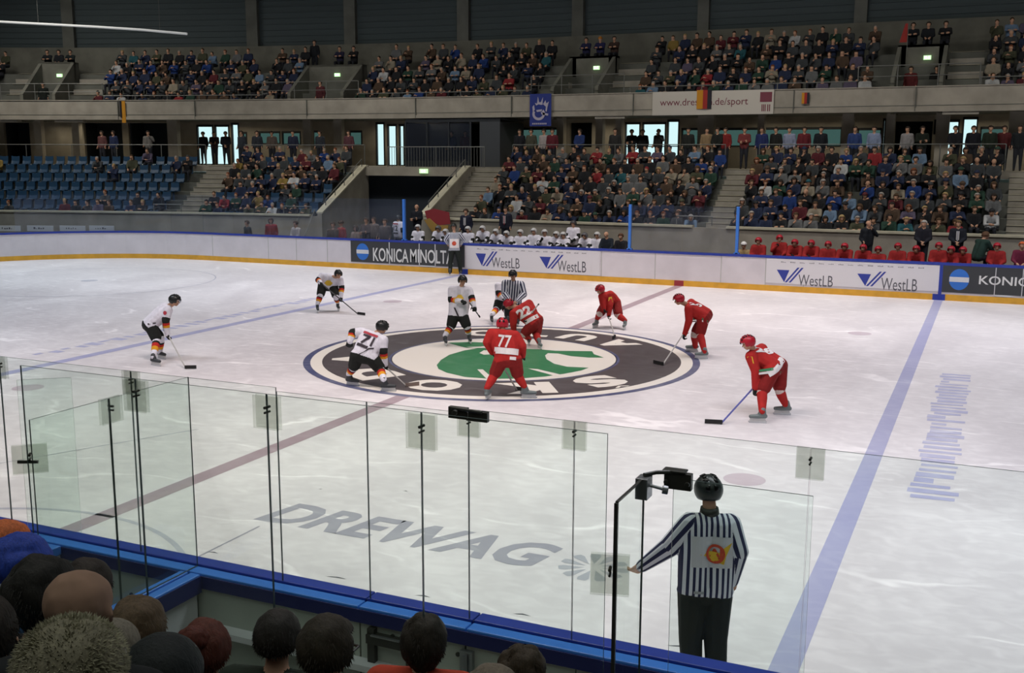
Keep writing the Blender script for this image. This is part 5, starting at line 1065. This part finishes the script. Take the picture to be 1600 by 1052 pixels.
# crowd on the lower stand
CW = []      # candidates: (depth, block, row, seat, s)
rr = random.Random(11); SP_ = .56
def fill(block, s0, s1, rows, prob, side):
    for i in rows:
        n = int((s1-s0)/SP_); off = rr.uniform(-.06, .06)
        for k in range(n):
            s = s0+SP_*(k+.5)+off
            if rr.random() < prob(i, s): CW.append([block, i, (k+1) if side == 'left' else n-k, s, side])
            elif block in ('far left', 'left') : SEATS.append([block, i, (k+1) if side == 'left' else n-k, s, side])
SEATS = []
fill('right', a3R+.1, S1-3.6 if a4L > S1 else a4L-.1, range(7), lambda i, s: .96, 'left')
fill('middle', aR+.1, a3L-.05, range(7), lambda i, s: .95 if (s > aR+1.2 or i > 1) else .7, 'right')
fill('left', a1R+.1, vL-.35, range(7), lambda i, s: .90 if i > 2 else .72, 'left')
fill('far left', a1L-12.2, a1L-.1, range(7), lambda i, s: {0: .35, 1: .12, 2: .05, 3: .04, 4: .03, 5: .10, 6: .22}[i]*(1.0 if s < a1L-5 else 2.2), 'right')
vis = lambda s: s < 11.2
CW = [c for c in CW if vis(c[3])]
CW.sort(key=lambda c: depth(SP(c[3], rowd(c[1]), rowz(c[1]))))
ROWN = ['front', 'second', 'third', 'fourth', 'fifth', 'sixth', 'seventh']
STUFF = []
NIND = 163
for n, (block, i, k, s, side) in enumerate(CW):
    jn, jc, _ = pick(rr, PAL); hn, hc, _ = pick(rr, HC); hk = pick(rr, [('short', 0, 10), ('long', 0, 4), ('cap', 0, 2), ('bald', 0, 1)])[0]
    if hk == 'cap': hn, hc, _ = pick(rr, PAL)
    v = rr.randrange(6); z = rowz(i); loc = SP(s, rowd(i)+.49+rr.uniform(-.02, .03), z); rot = srot(s)+rr.uniform(-.25, .25); scl = rr.uniform(.94, 1.05)
    if n < NIND:
        stair = {'right': 'stair on its left', 'middle': 'stair on its right', 'left': 'stair on its left', 'far left': 'stair on its right'}[block]
        hd_ = {'cap': 'cap', 'bald': 'thin hair'}.get(hk, hn+' hair')
        lab = 'person in %s jacket, %s, %s row of the %s block, %s from %s' % (jn, hd_, ROWN[i], block, ORD[min(k, 28)], stair)
        w_ = lab.split()
        if len(w_) > 16: lab = 'person in %s, %s row of %s block, %s from %s' % (jn, ROWN[i], block, ORD[min(k, 28)], stair)
        person('seat', v, loc, rot, jc, hc, hk, lab, 'seated spectators on the lower stand', sc_=scl)
    else: STUFF.append((v, loc, rot, jc, hc, hk, scl))
for block, i, k, s, side in SEATS:
    if depth(SP(s, 0, 0)) > 0 and s > a1L-11.9: put_seat(s, i, 'empty blue seat, %s row of the %s block, %s from the stair' % (ROWN[i], block, ORD[min(k, 28)]), 'empty blue seats of the %s block' % block)
# upper tier: the gaps are the stairs and portals
for (pa, pb) in ((-40, 13), (162, 472), (573, 868), (1008, 1388), (1540, 1640)):
    s0, s1 = sS(pa, 105, 9), sS(pb, 105, 9); s1 = min(s1, 13)
    for i in range(5):
        sh = (4-i)*.0; n = int((s1-s0)/.58)
        for k in range(n):
            if rr.random() < (.93 if pa > 500 else .86):
                _, jc, _ = pick(rr, PAL); _, hc, _ = pick(rr, HC); s = s0+.58*(k+.5)
                STUFF.append((rr.randrange(6), SP(s, UD(i)+.42, UZ(i)), srot(s)+rr.uniform(-.2, .2), jc, hc, 'short', rr.uniform(.94, 1.06)))
# everyone beyond the nearest three hundred is one crowd
lowv = []
for J in SEATV:
    f = V(0, -1, 0); H = V(*J['head']); hp = [(H+V(0, .025, .04), .100, H+V(0, .01, .05), .098, (1, 0, 1, 0))]
    b = grow('low', fig(J, low=True)+hp, .048, 1); me = b.data
    co_ = np.empty(len(me.vertices)*3); me.vertices.foreach_get('co', co_); nfc = len(me.polygons); ls = np.empty(nfc, int); me.polygons.foreach_get('loop_total', ls); vi = np.empty(len(me.loops), int); me.loops.foreach_get('vertex_index', vi)
    cl = np.empty(len(me.loops)*4, dtype=np.float32); me.color_attributes['Col'].data.foreach_get('color', cl); lowv.append((co_.reshape(-1, 3), ls, vi, cl.reshape(-1, 4))); bpy.data.objects.remove(b)
VV, LS, VI, CC = [], [], [], []; base = 0
for v, loc, rot, jc, hc, hk, scl in STUFF:
    co_, ls, vi, cl = lowv[v]; c, s = math.cos(rot), math.sin(rot); Rm = np.array([[c, -s, 0], [s, c, 0], [0, 0, 1]]); VV.append((co_@Rm.T)*scl+np.array(loc)); LS.append(ls); VI.append(vi+base); base += len(co_)
    k = cl.copy(); k[cl[:, 3] > .5] = (*jc, 0); k[(cl[:, 0] > .9) & (cl[:, 1] < .1)] = (*hc, 0); CC.append(k)
VV = np.concatenate(VV); LS = np.concatenate(LS); VI = np.concatenate(VI); CC = np.concatenate(CC)
me = bpy.data.meshes.new('spectator_crowd'); me.vertices.add(len(VV)); me.vertices.foreach_set('co', VV.ravel()); me.loops.add(len(VI)); me.loops.foreach_set('vertex_index', VI); me.polygons.add(len(LS)); me.polygons.foreach_set('loop_start', np.concatenate([[0], np.cumsum(LS)[:-1]])); me.update(calc_edges=True)
ca = me.color_attributes.new('Col', 'FLOAT_COLOR', 'CORNER'); ca.data.foreach_set('color', CC.astype(np.float32).ravel()); me.polygons.foreach_set('use_smooth', [True]*len(LS)); me.materials.append(CLOTH)
cr = bpy.data.objects.new('spectator_crowd', me); COL.objects.link(cr); tag(cr, 'distant seated crowd filling the upper tier and the rear of the lower left stand', 'crowd', kind='stuff')

# ------------------------------------------------------------------ the benches
def bench(px, py, style, label, v=2, y=16.4, helm=None, hairc=(.05, .03, .02), hk='short', jacket=(.02, .02, .025), group=None):
    H = gy(px, py, y); J = SEATV[v]['head']; sc_ = 1.0; loc = H-V(J[0], J[1], J[2]); return person('seat', v, loc, rr.uniform(-.15, .15), jacket, hairc, hk, label, group, style, 1.0, helm)
PALEH, REDH = (.50, .50, .50), (.38, .015, .03)
wl = [(653, 356, 0), (684, 358, 2), (697, 363, 2), (731, 359, 0), (753, 358, 2), (775, 363, 2), (791, 366, 2), (813, 364, 0), (834, 362, 0), (851, 364, 3), (869, 367, 2), (880, 368, 1), (914, 369, 2), (933, 368, 0)]
wd = ['leftmost of those seated on the white bench', 'seated beside the first teammate, right of the blue post', 'partly hidden by the official at the boards', 'seated just right of the official at the boards', 'seated in front of the left dark suited coach', 'seated between the two dark suited coaches', 'seated in front of the coach with a red tie', 'seated just right of the coach with a red tie', 'seated above the right WestLB lettering on the boards', 'seated above the right WestLB triangle, hands at face', 'seated two places left of the standing teammate', 'seated just left of the standing teammate', 'seated just right of the standing teammate', 'rightmost seated player of the white bench']
wd[8] = 'seated two places right of the coach with a red tie'; wd[9] = 'seated with hand raised, fourth left of the standing teammate'
for (px, py, v), d_ in zip(wl, wd): bench(px, py, 'white', 'person in white jersey ' + d_, v, helm=PALEH if v != 2 or px % 2 else (.10, .10, .11), group='players seated on the white team bench')
rl = [(1185, 377, 0), (1218, 373, 3), (1242, 380, 2), (1268, 381, 2), (1294, 383, 0), (1320, 386, 2), (1349, 388, 2), (1372, 391, 1), (1403, 386, 0), (1431, 390, 2), (1467, 385, 0), (1487, 391, 2), (1506, 392, 2), (1558, 386, 0)]
rd = ['second from the blue post', 'third from the blue post, hand raised', 'fourth from the blue post', 'fifth from the blue post', 'sixth from the blue post', 'seventh from the blue post', 'in front of the leftmost suited coach', 'just right of the leftmost suited coach', 'midway between the left and middle suited coaches', 'in front of the middle suited coach', 'between the middle and right suited coaches', 'left in front of the right suited coach', 'right in front of the right suited coach', 'rightmost, beyond the bending man in green']
for (px, py, v), d_ in zip(rl, rd): bench(px, py, 'red', 'person in red jersey on the red bench, ' + d_, v, helm=REDH, group='players seated on the red team bench')
bench(1162, 384, 'plain', 'person in a white cap and mustard top at the left end of the red bench', 0, hairc=(.6, .6, .6), hk='cap', jacket=(.35, .25, .12))
bench(1597, 384, 'plain', 'person in maroon and white at the right edge beside the red bench', 0, hairc=(.5, .1, .03), jacket=(.16, .02, .05))
bench(947, 367, 'plain', 'person in a dark jacket with thin hair at the right end of the white bench', 5, y=16.2, hairc=(.3, .25, .2), hk='bald', jacket=(.014, .02, .03))
bench(970, 370, 'plain', 'person with brown hair and dark top between the bench end and blue post', 0, hairc=(.09, .04, .02), jacket=(.02, .02, .025))
def stander(px, py, y, label, jacket, v=0, rz=0, hc=(.05, .03, .02), hk='short', style='suit', helm=None):
    H = gy(px, py, y); J = STANDV[v]['head']; return person('stand', v, H-V(J[0], J[1], J[2]), rz, jacket, hc, hk, label, None, style, 1.0, helm)
def tie(o, c):
    bv = V(0, 0, 0); t = one('shirt_and_tie', lambda b: (box(b, -.05, -.018, -.155, -.13, 1.12, 1.42, 0), box(b, .018, .05, -.155, -.13, 1.12, 1.42, 0), box(b, -.018, .018, -.16, -.13, 1.08, 1.42, 1)), [mat('shirt_white', (.5, .5, .5)), mat('tie', c)], o)
o = stander(728, 331, 17.4, 'person in a dark suit and pale tie standing behind the white bench, left', (.016, .018, .035)); tie(o, (.4, .35, .38))
o = stander(790, 328, 17.4, 'person in a dark suit and red tie standing behind the white bench', (.014, .016, .028), hc=(.02, .015, .012)); tie(o, (.28, .02, .04))
o = stander(651, 324, 17.5, 'person in a black coat standing by the blue post below the passage', (.012, .014, .02), v=1, hc=(.10, .06, .05), hk='bald')
o = stander(896, 350, 16.9, 'person in white jersey and cap standing upright at the white bench', (.1, .1, .1), v=2, style='white', helm=(.05, .05, .055))
o = stander(622, 341, 16.0, 'person in white jersey number 12 standing half behind the left blue post', (.1, .1, .1), v=0, rz=math.pi*.92, style='white', helm=(.03, .035, .04))
def bt(o, s):
    me = put_text('back_number', s, lambda u, v: V(.12-.24*u, .175, 1.15+.22*v), BLKINK, o, .03); one('back_strip', lambda b: box(b, -.13, .13, .165, .175, 1.02, 1.08), BLKINK, o); one('back_name', lambda b: box(b, -.15, .15, .165, .175, 1.41, 1.46), REDINK, o)
bt(o, '12')
o = stander(1357, 350, 17.4, 'person in a black suit, hand at chin, leftmost coach behind the red bench', (.012, .015, .02), v=3, rz=.5, hk='bald', hc=(.2, .15, .12))
o = stander(1444, 350, 17.4, 'person in a black suit with head lowered, middle coach behind the red bench', (.012, .013, .02), v=2, hc=(.35, .33, .31))
o = stander(1498, 350, 17.4, 'person in a black suit and pale tie, right coach behind the red bench', (.012, .014, .022), v=2, hc=(.12, .07, .03)); tie(o, (.35, .36, .4))
H = gy(1532, 376, 16.3)
o = person('seat', 2, H-V(0, -.18, 1.15), math.pi*.75, (.014, .035, .028), (.08, .04, .02), 'short', 'person in a dark green jacket bending over the red bench, back turned', None, 'suit', 1.12)
# people beyond the glass to the left of the passage, and by the passage
for (px, py, lab, jc, hk, v, st) in ((386, 349, 'person in a dark jacket alone behind the far boards, leftmost there', (.03, .04, .045), 'short', 0, 'plain'), (423, 345, 'person in red and white with dark hair behind the far boards', (.26, .03, .035), 'long', 0, 'plain'), (462, 350, 'person in white and red leaning on the boards below the wall gap', (.5, .46, .46), 'short', 2, 'plain'),
    (520, 352, 'person in a brown coat below the left sloping parapet', (.10, .07, .05), 'short', 0, 'plain'), (533, 350, 'person in a red jacket and dark cap below the sloping parapet', (.26, .03, .025), 'cap', 0, 'plain'), (556, 357, 'person in a pale top and red sleeves left of the passage', (.3, .22, .18), 'long', 2, 'plain'), (572, 345, 'person in dark brown at the passage mouth, left of a taller one', (.07, .05, .045), 'short', 1, 'plain'), (584, 344, 'person in a grey brown coat at the passage mouth', (.12, .09, .075), 'short', 0, 'plain'), (601, 347, 'person with a white scarf standing left of jersey number 12', (.10, .08, .075), 'short', 0, 'plain')):
    stander(px, py, 15.9+.12*(px % 3), lab, jc, v=v, hk=hk, style=st, rz=rr.uniform(-.4, .4))
# cloth flag behind the white bench
ff = tag(empty('flag', gy(690, 345, 18.3)), 'large red and gold cloth bundled over the wall behind the white bench', 'flag')
A = [gy(x, y, 18.35) for x, y in ((664, 330), (678, 326), (702, 332), (704, 350), (688, 352), (668, 344))]; B_ = [gy(x, y, 18.3) for x, y in ((664, 344), (672, 341), (684, 352), (702, 352), (700, 360), (676, 362))]
def thickpoly(b, pts, t=.03, mi=0): hexa(b, [p-V(0, t, 0) for p in pts], [p+V(0, 0, 0) for p in pts], mi)
pl(one('red_cloth', lambda b: thickpoly(b, A), mat('cloth_red', (.30, .03, .04), .8)), ff); pl(one('gold_cloth', lambda b: thickpoly(b, [p-V(0, .04, 0) for p in B_]), mat('cloth_gold', (.42, .25, .06), .8)), ff)
# ------------------------------------------------------------------ people on the concourse, in the booth and on the portals
def conc(px, lab, jc, v=0, d=6.0, hk='short', hc=(.03, .02, .015), sc_=1.0, z=None, rz=None):
    s = sS(px, 225 if z is None else z[1], d); return person('stand', v, SP(s, d, CZ if z is None else z[0]), srot(s)+(rr.uniform(-.3, .3) if rz is None else rz), jc, hc, hk, lab, None, 'plain', sc_)
for px, lab, jc, v, d in ((318, 'person silhouetted at the left edge of the bright left door', (.012, .014, .02), 0, 8.2), (335, 'person silhouetted in front of the bright left door, middle one', (.05, .03, .035), 1, 8.2), (353, 'person silhouetted in front of the bright left door, tallest', (.012, .014, .02), 2, 7.6),
    (232, 'person in a grey blazer pointing on the concourse left of the left stair', (.16, .15, .14), 3, 6.2), (160, 'person in dull red behind the empty seats, on the concourse', (.12, .05, .05), 0, 6.4), (178, 'person in dark blue behind the empty seats, on the concourse', (.02, .03, .08), 0, 6.2),
    (378, 'person in a dark jacket just right of the bright left door', (.03, .035, .045), 0, 6.4), (402, 'person in dark clothes below the small left window', (.03, .035, .045), 0, 6.4), (425, 'person in a brown coat before the left pair of windows', (.10, .08, .07), 0, 7.2), (458, 'person in dark blue before the small window pane with two lights', (.02, .025, .05), 0, 6.2), (500, 'person in a dark jacket right of the column before the booth', (.03, .035, .045), 0, 6.6), (545, 'person in a maroon top left of the tall narrow bright window', (.10, .04, .05), 0, 6.3),
    (812, 'person in black before the ribbon window right of the booth', (.014, .015, .02), 0, 6.1), (830, 'person in olive before the ribbon window right of the booth', (.07, .07, .05), 0, 6.1), (850, 'person in a white top below the blue fan banner', (.38, .34, .34), 0, 6.1), (863, 'person in maroon beside the column right of the blue banner', (.12, .02, .03), 0, 6.0), (906, 'person in royal blue sitting between the two columns right of the blue banner', (.02, .04, .14), 2, 6.3),
    (961, 'person in dark grey left of the bright middle door', (.03, .03, .03), 0, 6.2), (987, 'person silhouetted at the left of the bright middle door', (.012, .014, .016), 1, 7.8), (1004, 'person silhouetted at the centre of the bright middle door', (.012, .014, .016), 0, 7.8), (1029, 'person silhouetted with raised arm in the bright middle door', (.02, .02, .02), 3, 7.6),
    (1075, 'person in a dark jacket just right of the bright middle door', (.02, .022, .02), 0, 6.1), (1104, 'person in a tan coat before the wide brown column', (.26, .18, .10), 0, 6.2), (1121, 'person in black left of one in a red jacket, top of the stair', (.014, .016, .014), 2, 6.0), (1133, 'person in a red jacket at the top of the middle stair', (.20, .02, .02), 0, 6.0), (1163, 'person in a red waistcoat and grey scarf right of the middle stair top', (.16, .035, .035), 1, 5.9), (1190, 'person in a dark blue jersey with pale hem before the long window', (.02, .03, .11), 0, 6.0), (1212, 'person in black second from left before the long window', (.016, .016, .015), 0, 6.0), (1233, 'person in a pale jersey with blue shoulders before the long window', (.24, .27, .38), 0, 6.0), (1256, 'person in maroon before the long window', (.13, .018, .025), 0, 6.0), (1282, 'tall person in black at the right end of the long window', (.012, .015, .02), 0, 6.0),
    (1335, 'person in blue left of the small window by the narrow bright pane', (.03, .055, .17), 0, 6.0), (1365, 'person in a pale blue jersey before the small window', (.22, .27, .40), 0, 6.0), (1417, 'person in a light grey top in the dark recess', (.28, .27, .28), 0, 6.8), (1440, 'person in black in the dark recess, arms folded', (.012, .016, .012), 1, 6.3), (1492, 'person silhouetted bending in the left bright pane of the right door', (.012, .012, .016), 2, 6.3), (1520, 'person silhouetted in the right bright pane of the right door', (.012, .012, .018), 0, 6.3), (1546, 'broad person in dark green right of the right bright door', (.016, .024, .016), 0, 6.2), (1568, 'person in dark red before the rightmost window', (.09, .018, .02), 0, 6.6), (1592, 'tall person in black at the right edge on the concourse', (.012, .015, .018), 0, 6.0)):
    conc(px, lab, jc, v, d)
conc(706, 'person in dark blue inside the glazed booth, left one', (.015, .025, .06), 0, 8.6); conc(727, 'person in dark red inside the glazed booth, right one', (.08, .03, .035), 0, 8.6)
for k, (px, lab, jc, v, d, zz) in enumerate(((66, 'person in black standing in the leftmost upper portal', (.014, .018, .016), 0, 8.4, (UZ(0)+.1, 118)), (500, 'person in dark red beside the second upper portal', (.08, .02, .025), 0, 7.4, (UZ(0), 118)), (1424, 'person in dark red standing in the rightmost upper portal', (.10, .018, .02), 0, 8.4, (UZ(0), 105)), (1464, 'person in black standing in the rightmost upper portal', (.014, .014, .014), 0, 8.6, (UZ(0), 105)))):
    conc(px, lab, jc, v, d, z=zz)
for (px, lab, jc, pi) in ((70, 'person in black seated on top of the leftmost portal, left one', (.012, .016, .02), 0), (88, 'person in black seated on top of the leftmost portal, middle one', (.014, .016, .02), 0), (106, 'person in black seated on top of the leftmost portal, right one', (.012, .018, .02), 0), (527, 'person in dark blue seated on top of the second portal', (.02, .02, .05), 1), (549, 'person in black standing behind the second portal', (.012, .012, .014), 1),
    (912, 'person in dark blue seated on the third portal, left one', (.02, .022, .07), 2), (934, 'person in dark blue with a red and yellow hat on the third portal', (.02, .022, .08), 2), (956, 'person in dark brown seated on the third portal, right one', (.05, .03, .025), 2), (1423, 'person in black seated on the rightmost portal, left one', (.012, .014, .018), 3), (1447, 'person in black seated on the rightmost portal, middle one', (.012, .014, .018), 3), (1474, 'person in black seated on the rightmost portal, right one', (.014, .014, .016), 3)):
    z = PORT[pi][2]; s = sS(px, 90, 10.2); yl = 'yellow' in lab
    person('seat', 0 if 'middle' in lab else 1, SP(s, 10.5, max(UZ(4), z-.62)), srot(s), jc, (.42, .16, .02) if yl else (.02, .015, .012), 'cap' if yl else 'short', lab)
s = sS(494, 80, 11.2); person('stand', 0, SP(s, 11.0, UZ(4)), srot(s), (.012, .014, .018), (.02, .015, .012), 'short', 'tall person in black standing at the top right corner of the left upper crowd')

# ================================================================== NEAR SPECTATORS
def nearsteps(b):
    for j in range(7): box(b, -14, 24, -18.2-.7*j, -17.5-.7*j if j else -17.3, -.06, 1.2+.35*j)
    box(b, -14, 24, -29.9, -22.4, -.06, 3.6)
struct(one('floor_near_stand', nearsteps, M['concd'])); struct(one('floor_enclosure', lambda b: box(b, 4.36, 8.36, -16.6, -15.36, -.06, .12), M['concd']))
from mathutils import noise as mn
def locks(name, H, f, rx, ry, rz, keep, color, parent, amp=.05, fr=9, off=0, down=0.0):
    f = f.normalized(); u = V(0, 0, 1); s = f.cross(u).normalized(); bm = bmesh.new(); bmesh.ops.create_uvsphere(bm, u_segments=56, v_segments=36, radius=1)
    bmesh.ops.delete(bm, geom=[fc for fc in bm.faces if not keep(*fc.calc_center_median())], context='FACES')
    for v in bm.verts:
        a = math.atan2(v.co.y, v.co.x); n = mn.noise(v.co*1.9+V(off, 0, 0))+.55*mn.noise(V(v.co.x*5, v.co.y*5, v.co.z*2.2+off)); k = 1+amp*n
        x, y, z = v.co*k; zz = z*rz-(down*max(0, -z)**1.0); v.co = H+s*(x*rx)+f*(y*ry)+u*zz
    me = bpy.data.meshes.new(name); bm.to_mesh(me); bm.free(); me.polygons.foreach_set('use_smooth', [True]*len(me.polygons)); o = link(name, me, parent, [HAIR]); o.color = (*color, 1); k = o.modifiers.new('t', 'SOLIDIFY'); k.thickness = .012; k.offset = 1
    if name == 'hair': tufts('loose_hair', H, rx*1.04, ry*1.04, rz*1.04, color, o, 1500, .028, -.75, int(rx*1000), keep, -.75)
    return o
def tufts(name, H, rx, ry, rz, col, parent, n=1500, L=.04, zmin=-.3, seed=1, keep=None, dz=0):
    r2 = random.Random(seed)
    def f(b):
        for _ in range(n):
            z = r2.uniform(zmin, 1); a = r2.uniform(0, 6.283); q = math.sqrt(max(0, 1-z*z)); nrm = V(q*math.cos(a), q*math.sin(a), z)
            if keep and not keep(-nrm.x, -nrm.y, nrm.z): continue
            p = H+V(nrm.x*rx, nrm.y*ry, nrm.z*rz); d = (nrm+V(r2.uniform(-.5, .5), r2.uniform(-.5, .5), r2.uniform(-.6, .2)+dz*2)).normalized()*L*r2.uniform(.5, 1.2); t = nrm.orthogonal().normalized()*.0045; t2 = nrm.cross(t).normalized()*.0045
            v = [b.verts.new(p+t), b.verts.new(p-t*.5+t2), b.verts.new(p-t*.5-t2), b.verts.new(p+d)]; b.faces.new((v[0], v[1], v[3])); b.faces.new((v[1], v[2], v[3])); b.faces.new((v[2], v[0], v[3]))
    o = one(name, f, HAIR, parent); o.color = (*col, 1); return o
def near(px, py, dep, label, jacket, face=112, J=None, stand=False, sc_=1.0, skin=SK, bald=False):
    H = gd(px, py, dep); J = J or (standJ() if stand else seatedJ()); h = V(*J['head']); rz = R_(face+90)
    body = grow('person', fig(J, g=1.12, fine=True, jk=(*jacket, 0), skin=skin), .011, 3)
    Rz = Matrix.Rotation(rz, 4, 'Z'); body.scale = (sc_,)*3; body.rotation_euler = (0, 0, rz); body.location = H-(Rz@h)*sc_
    tag(body, label, 'person'); return body, h
Fm = V(0, -1, 0); cap_ = lambda x, y, z: z > -.45 or y < .0
BK = (.012, .013, .014)
o, h = near(125, 953, 2.85, 'bald person in black, seen from behind at lower left', BK, 105, skin=(.30, .18, .125, 0))
o, h = near(118, 1062, 2.4, 'person in a shaggy grey brown fur hat, in front of the bald one', (.03, .03, .025), 108)
ht = locks('fur_hat', h+V(0, .02, .04), Fm, .108, .115, .10, lambda x, y, z: z > -.6, (.17, .15, .10), o, .06, 14); tufts('fur', h+V(0, .02, .04), .108, .115, .10, (.27, .25, .17), ht, 6500, .022, -.6)
o, h = near(70, 935, 3.7, 'person with shaggy black hair and black coat left of the bald one', BK, 100); locks('hair', h+V(0, .02, .035), Fm, .102, .115, .12, lambda x, y, z: z > -.9, (.014, .012, .010), o, .12, 12)
o, h = near(136, 922, 5.0, 'person with dark hair just beyond the bald head', BK, 110); locks('hair', h+V(0, .01, .03), Fm, .105, .12, .12, lambda x, y, z: z > -.6, (.02, .014, .010), o, .08, 12)
o, h = near(25, 905, 4.9, 'person in a big blue knitted hat at the left edge', (.02, .05, .10), 95)
hb = locks('knitted_hat', h+V(0, .0, .07), Fm, .150, .155, .13, lambda x, y, z: z > -.35, (.015, .04, .26), o, .14, 8, 3); one('pale_brim', lambda b: [tube(b, h+V(.15*math.cos(a*.35), .155*math.sin(a*.35), .03), h+V(.15*math.cos(a*.35+.35), .155*math.sin(a*.35+.35), .03), .014, 6) for a in range(18)], mat('hat_brim', (.45, .5, .58)), hb)
o, h = near(8, 865, 5.2, 'person in an orange hat cut by the left edge of the photo', (.05, .05, .05), 95); locks('orange_hat', h+V(0, 0, .05), Fm, .11, .12, .11, lambda x, y, z: z > -.1, (.45, .11, .03), o, .05, 6)
o, h = near(-38, 1000, 3.3, 'person in a pale blue denim jacket at the left edge, mostly cut off', (.06, .16, .24), 60, J=seatedJ(elR=(.26, -.20, .95), haR=(.05, -.30, 1.08), elL=(-.26, -.2, .95), haL=(-.02, -.3, 1.06))); locks('hair', h+V(0, .01, .03), Fm, .105, .12, .12, lambda x, y, z: z > -.6, (.02, .014, .010), o)
o, h = near(176, 1022, 3.9, 'person in a pale beige knitted hat between the bald head and the hair clip', (.10, .09, .08), 112, sc_=.8); locks('knitted_hat', h+V(0, 0, .04), Fm, .112, .12, .115, lambda x, y, z: z > -.7, (.15, .13, .10), o, .03, 20)
o, h = near(218, 986, 4.1, 'person with light brown hair held by a grey clip, black coat', BK, 112, J=seatedJ(shL=(-.16, .06, 1.02), shR=(.16, .06, 1.02)))
hh = locks('hair', h+V(0, .02, .03), Fm, .095, .11, .105, lambda x, y, z: z > -.7, (.085, .055, .03), o, .09, 9, 2); one('hair_clip', lambda b: bmesh.ops.create_uvsphere(b, u_segments=14, v_segments=8, radius=1, matrix=Matrix.Translation(h+V(.0, .135, .07)) @ Matrix.Diagonal((.035, .018, .03, 1))), mat('clip_grey', (.30, .29, .27), .4), hh)
o, h = near(322, 1016, 4.6, 'person with reddish brown hair in a bun, dark coat', (.03, .018, .015), 118, sc_=.97)
hh = locks('hair', h+V(0, .02, .03), Fm, .098, .112, .11, lambda x, y, z: z > -.85, (.075, .018, .010), o, .08, 9, 5); locks('hair_bun', h+V(.03, .10, .10), Fm, .06, .05, .05, lambda x, y, z: True, (.075, .017, .010), hh, .1, 6)
o, h = near(255, 1072, 3.2, 'person in a black knitted cap at the lower left, below the hair clip', (.012, .014, .014), 112); locks('knitted_cap', h+V(0, .01, .04), Fm, .112, .125, .115, lambda x, y, z: z > -.55, (.010, .012, .012), o, .03, 24)
o, h = near(435, 1000, 4.95, 'person with short dark hair and dark green jacket, left of one with glasses', (.014, .022, .014), 104, sc_=.97, J=seatedJ(shL=(-.22, .07, 1.03), shR=(.22, .07, 1.03))); locks('hair', h+V(0, .015, .035), Fm, .098, .115, .115, lambda x, y, z: z > -.55, (.018, .015, .012), o, .05, 16)
o, h = near(514, 1018, 4.2, 'person with brownish grey hair and glasses turned to the right, black jacket', BK, 85, sc_=.95); locks('hair', h+V(0, .015, .035), Fm, .105, .122, .122, lambda x, y, z: (z > -.6 and y < .35) or z > .4, (.028, .021, .013), o, .06, 12); one('glasses', lambda b: (tube(b, h+V(-.095, -.02, .0), h+V(-.08, -.1, .0), .005), tube(b, h+V(.095, -.02, .0), h+V(.08, -.1, .0), .005), tube(b, h+V(-.08, -.1, .0), h+V(.08, -.1, .0), .006)), M['black'], o)
o, h = near(664, 1000, 6.05, 'person in a red jacket with long dark hair, beyond the spectator glass', (.40, .045, .02), 100, stand=True, J=standJ(shL=(-.24, .02, 1.42), shR=(.26, .03, 1.40))); locks('hair', h+V(0, .02, .01), Fm, .12, .13, .15, lambda x, y, z: (z > -.95 and y < .3) or z > .35, (.022, .016, .011), o, .10, 10, 0, .02)
o, h = near(815, 1052, 5.7, 'person with curly dark brown hair at the bottom centre', (.05, .04, .03), 104, stand=True); locks('hair', h+V(0, .01, .03), Fm, .118, .125, .125, lambda x, y, z: z > -.8, (.035, .022, .012), o, .14, 16)
o, h = near(768, 1106, 3.6, 'person with short fair hair, head just showing at the bottom edge', (.10, .09, .08), 104); locks('hair', h+V(0, .01, .03), Fm, .10, .118, .115, lambda x, y, z: z > -.6, (.14, .11, .08), o, .05, 12)
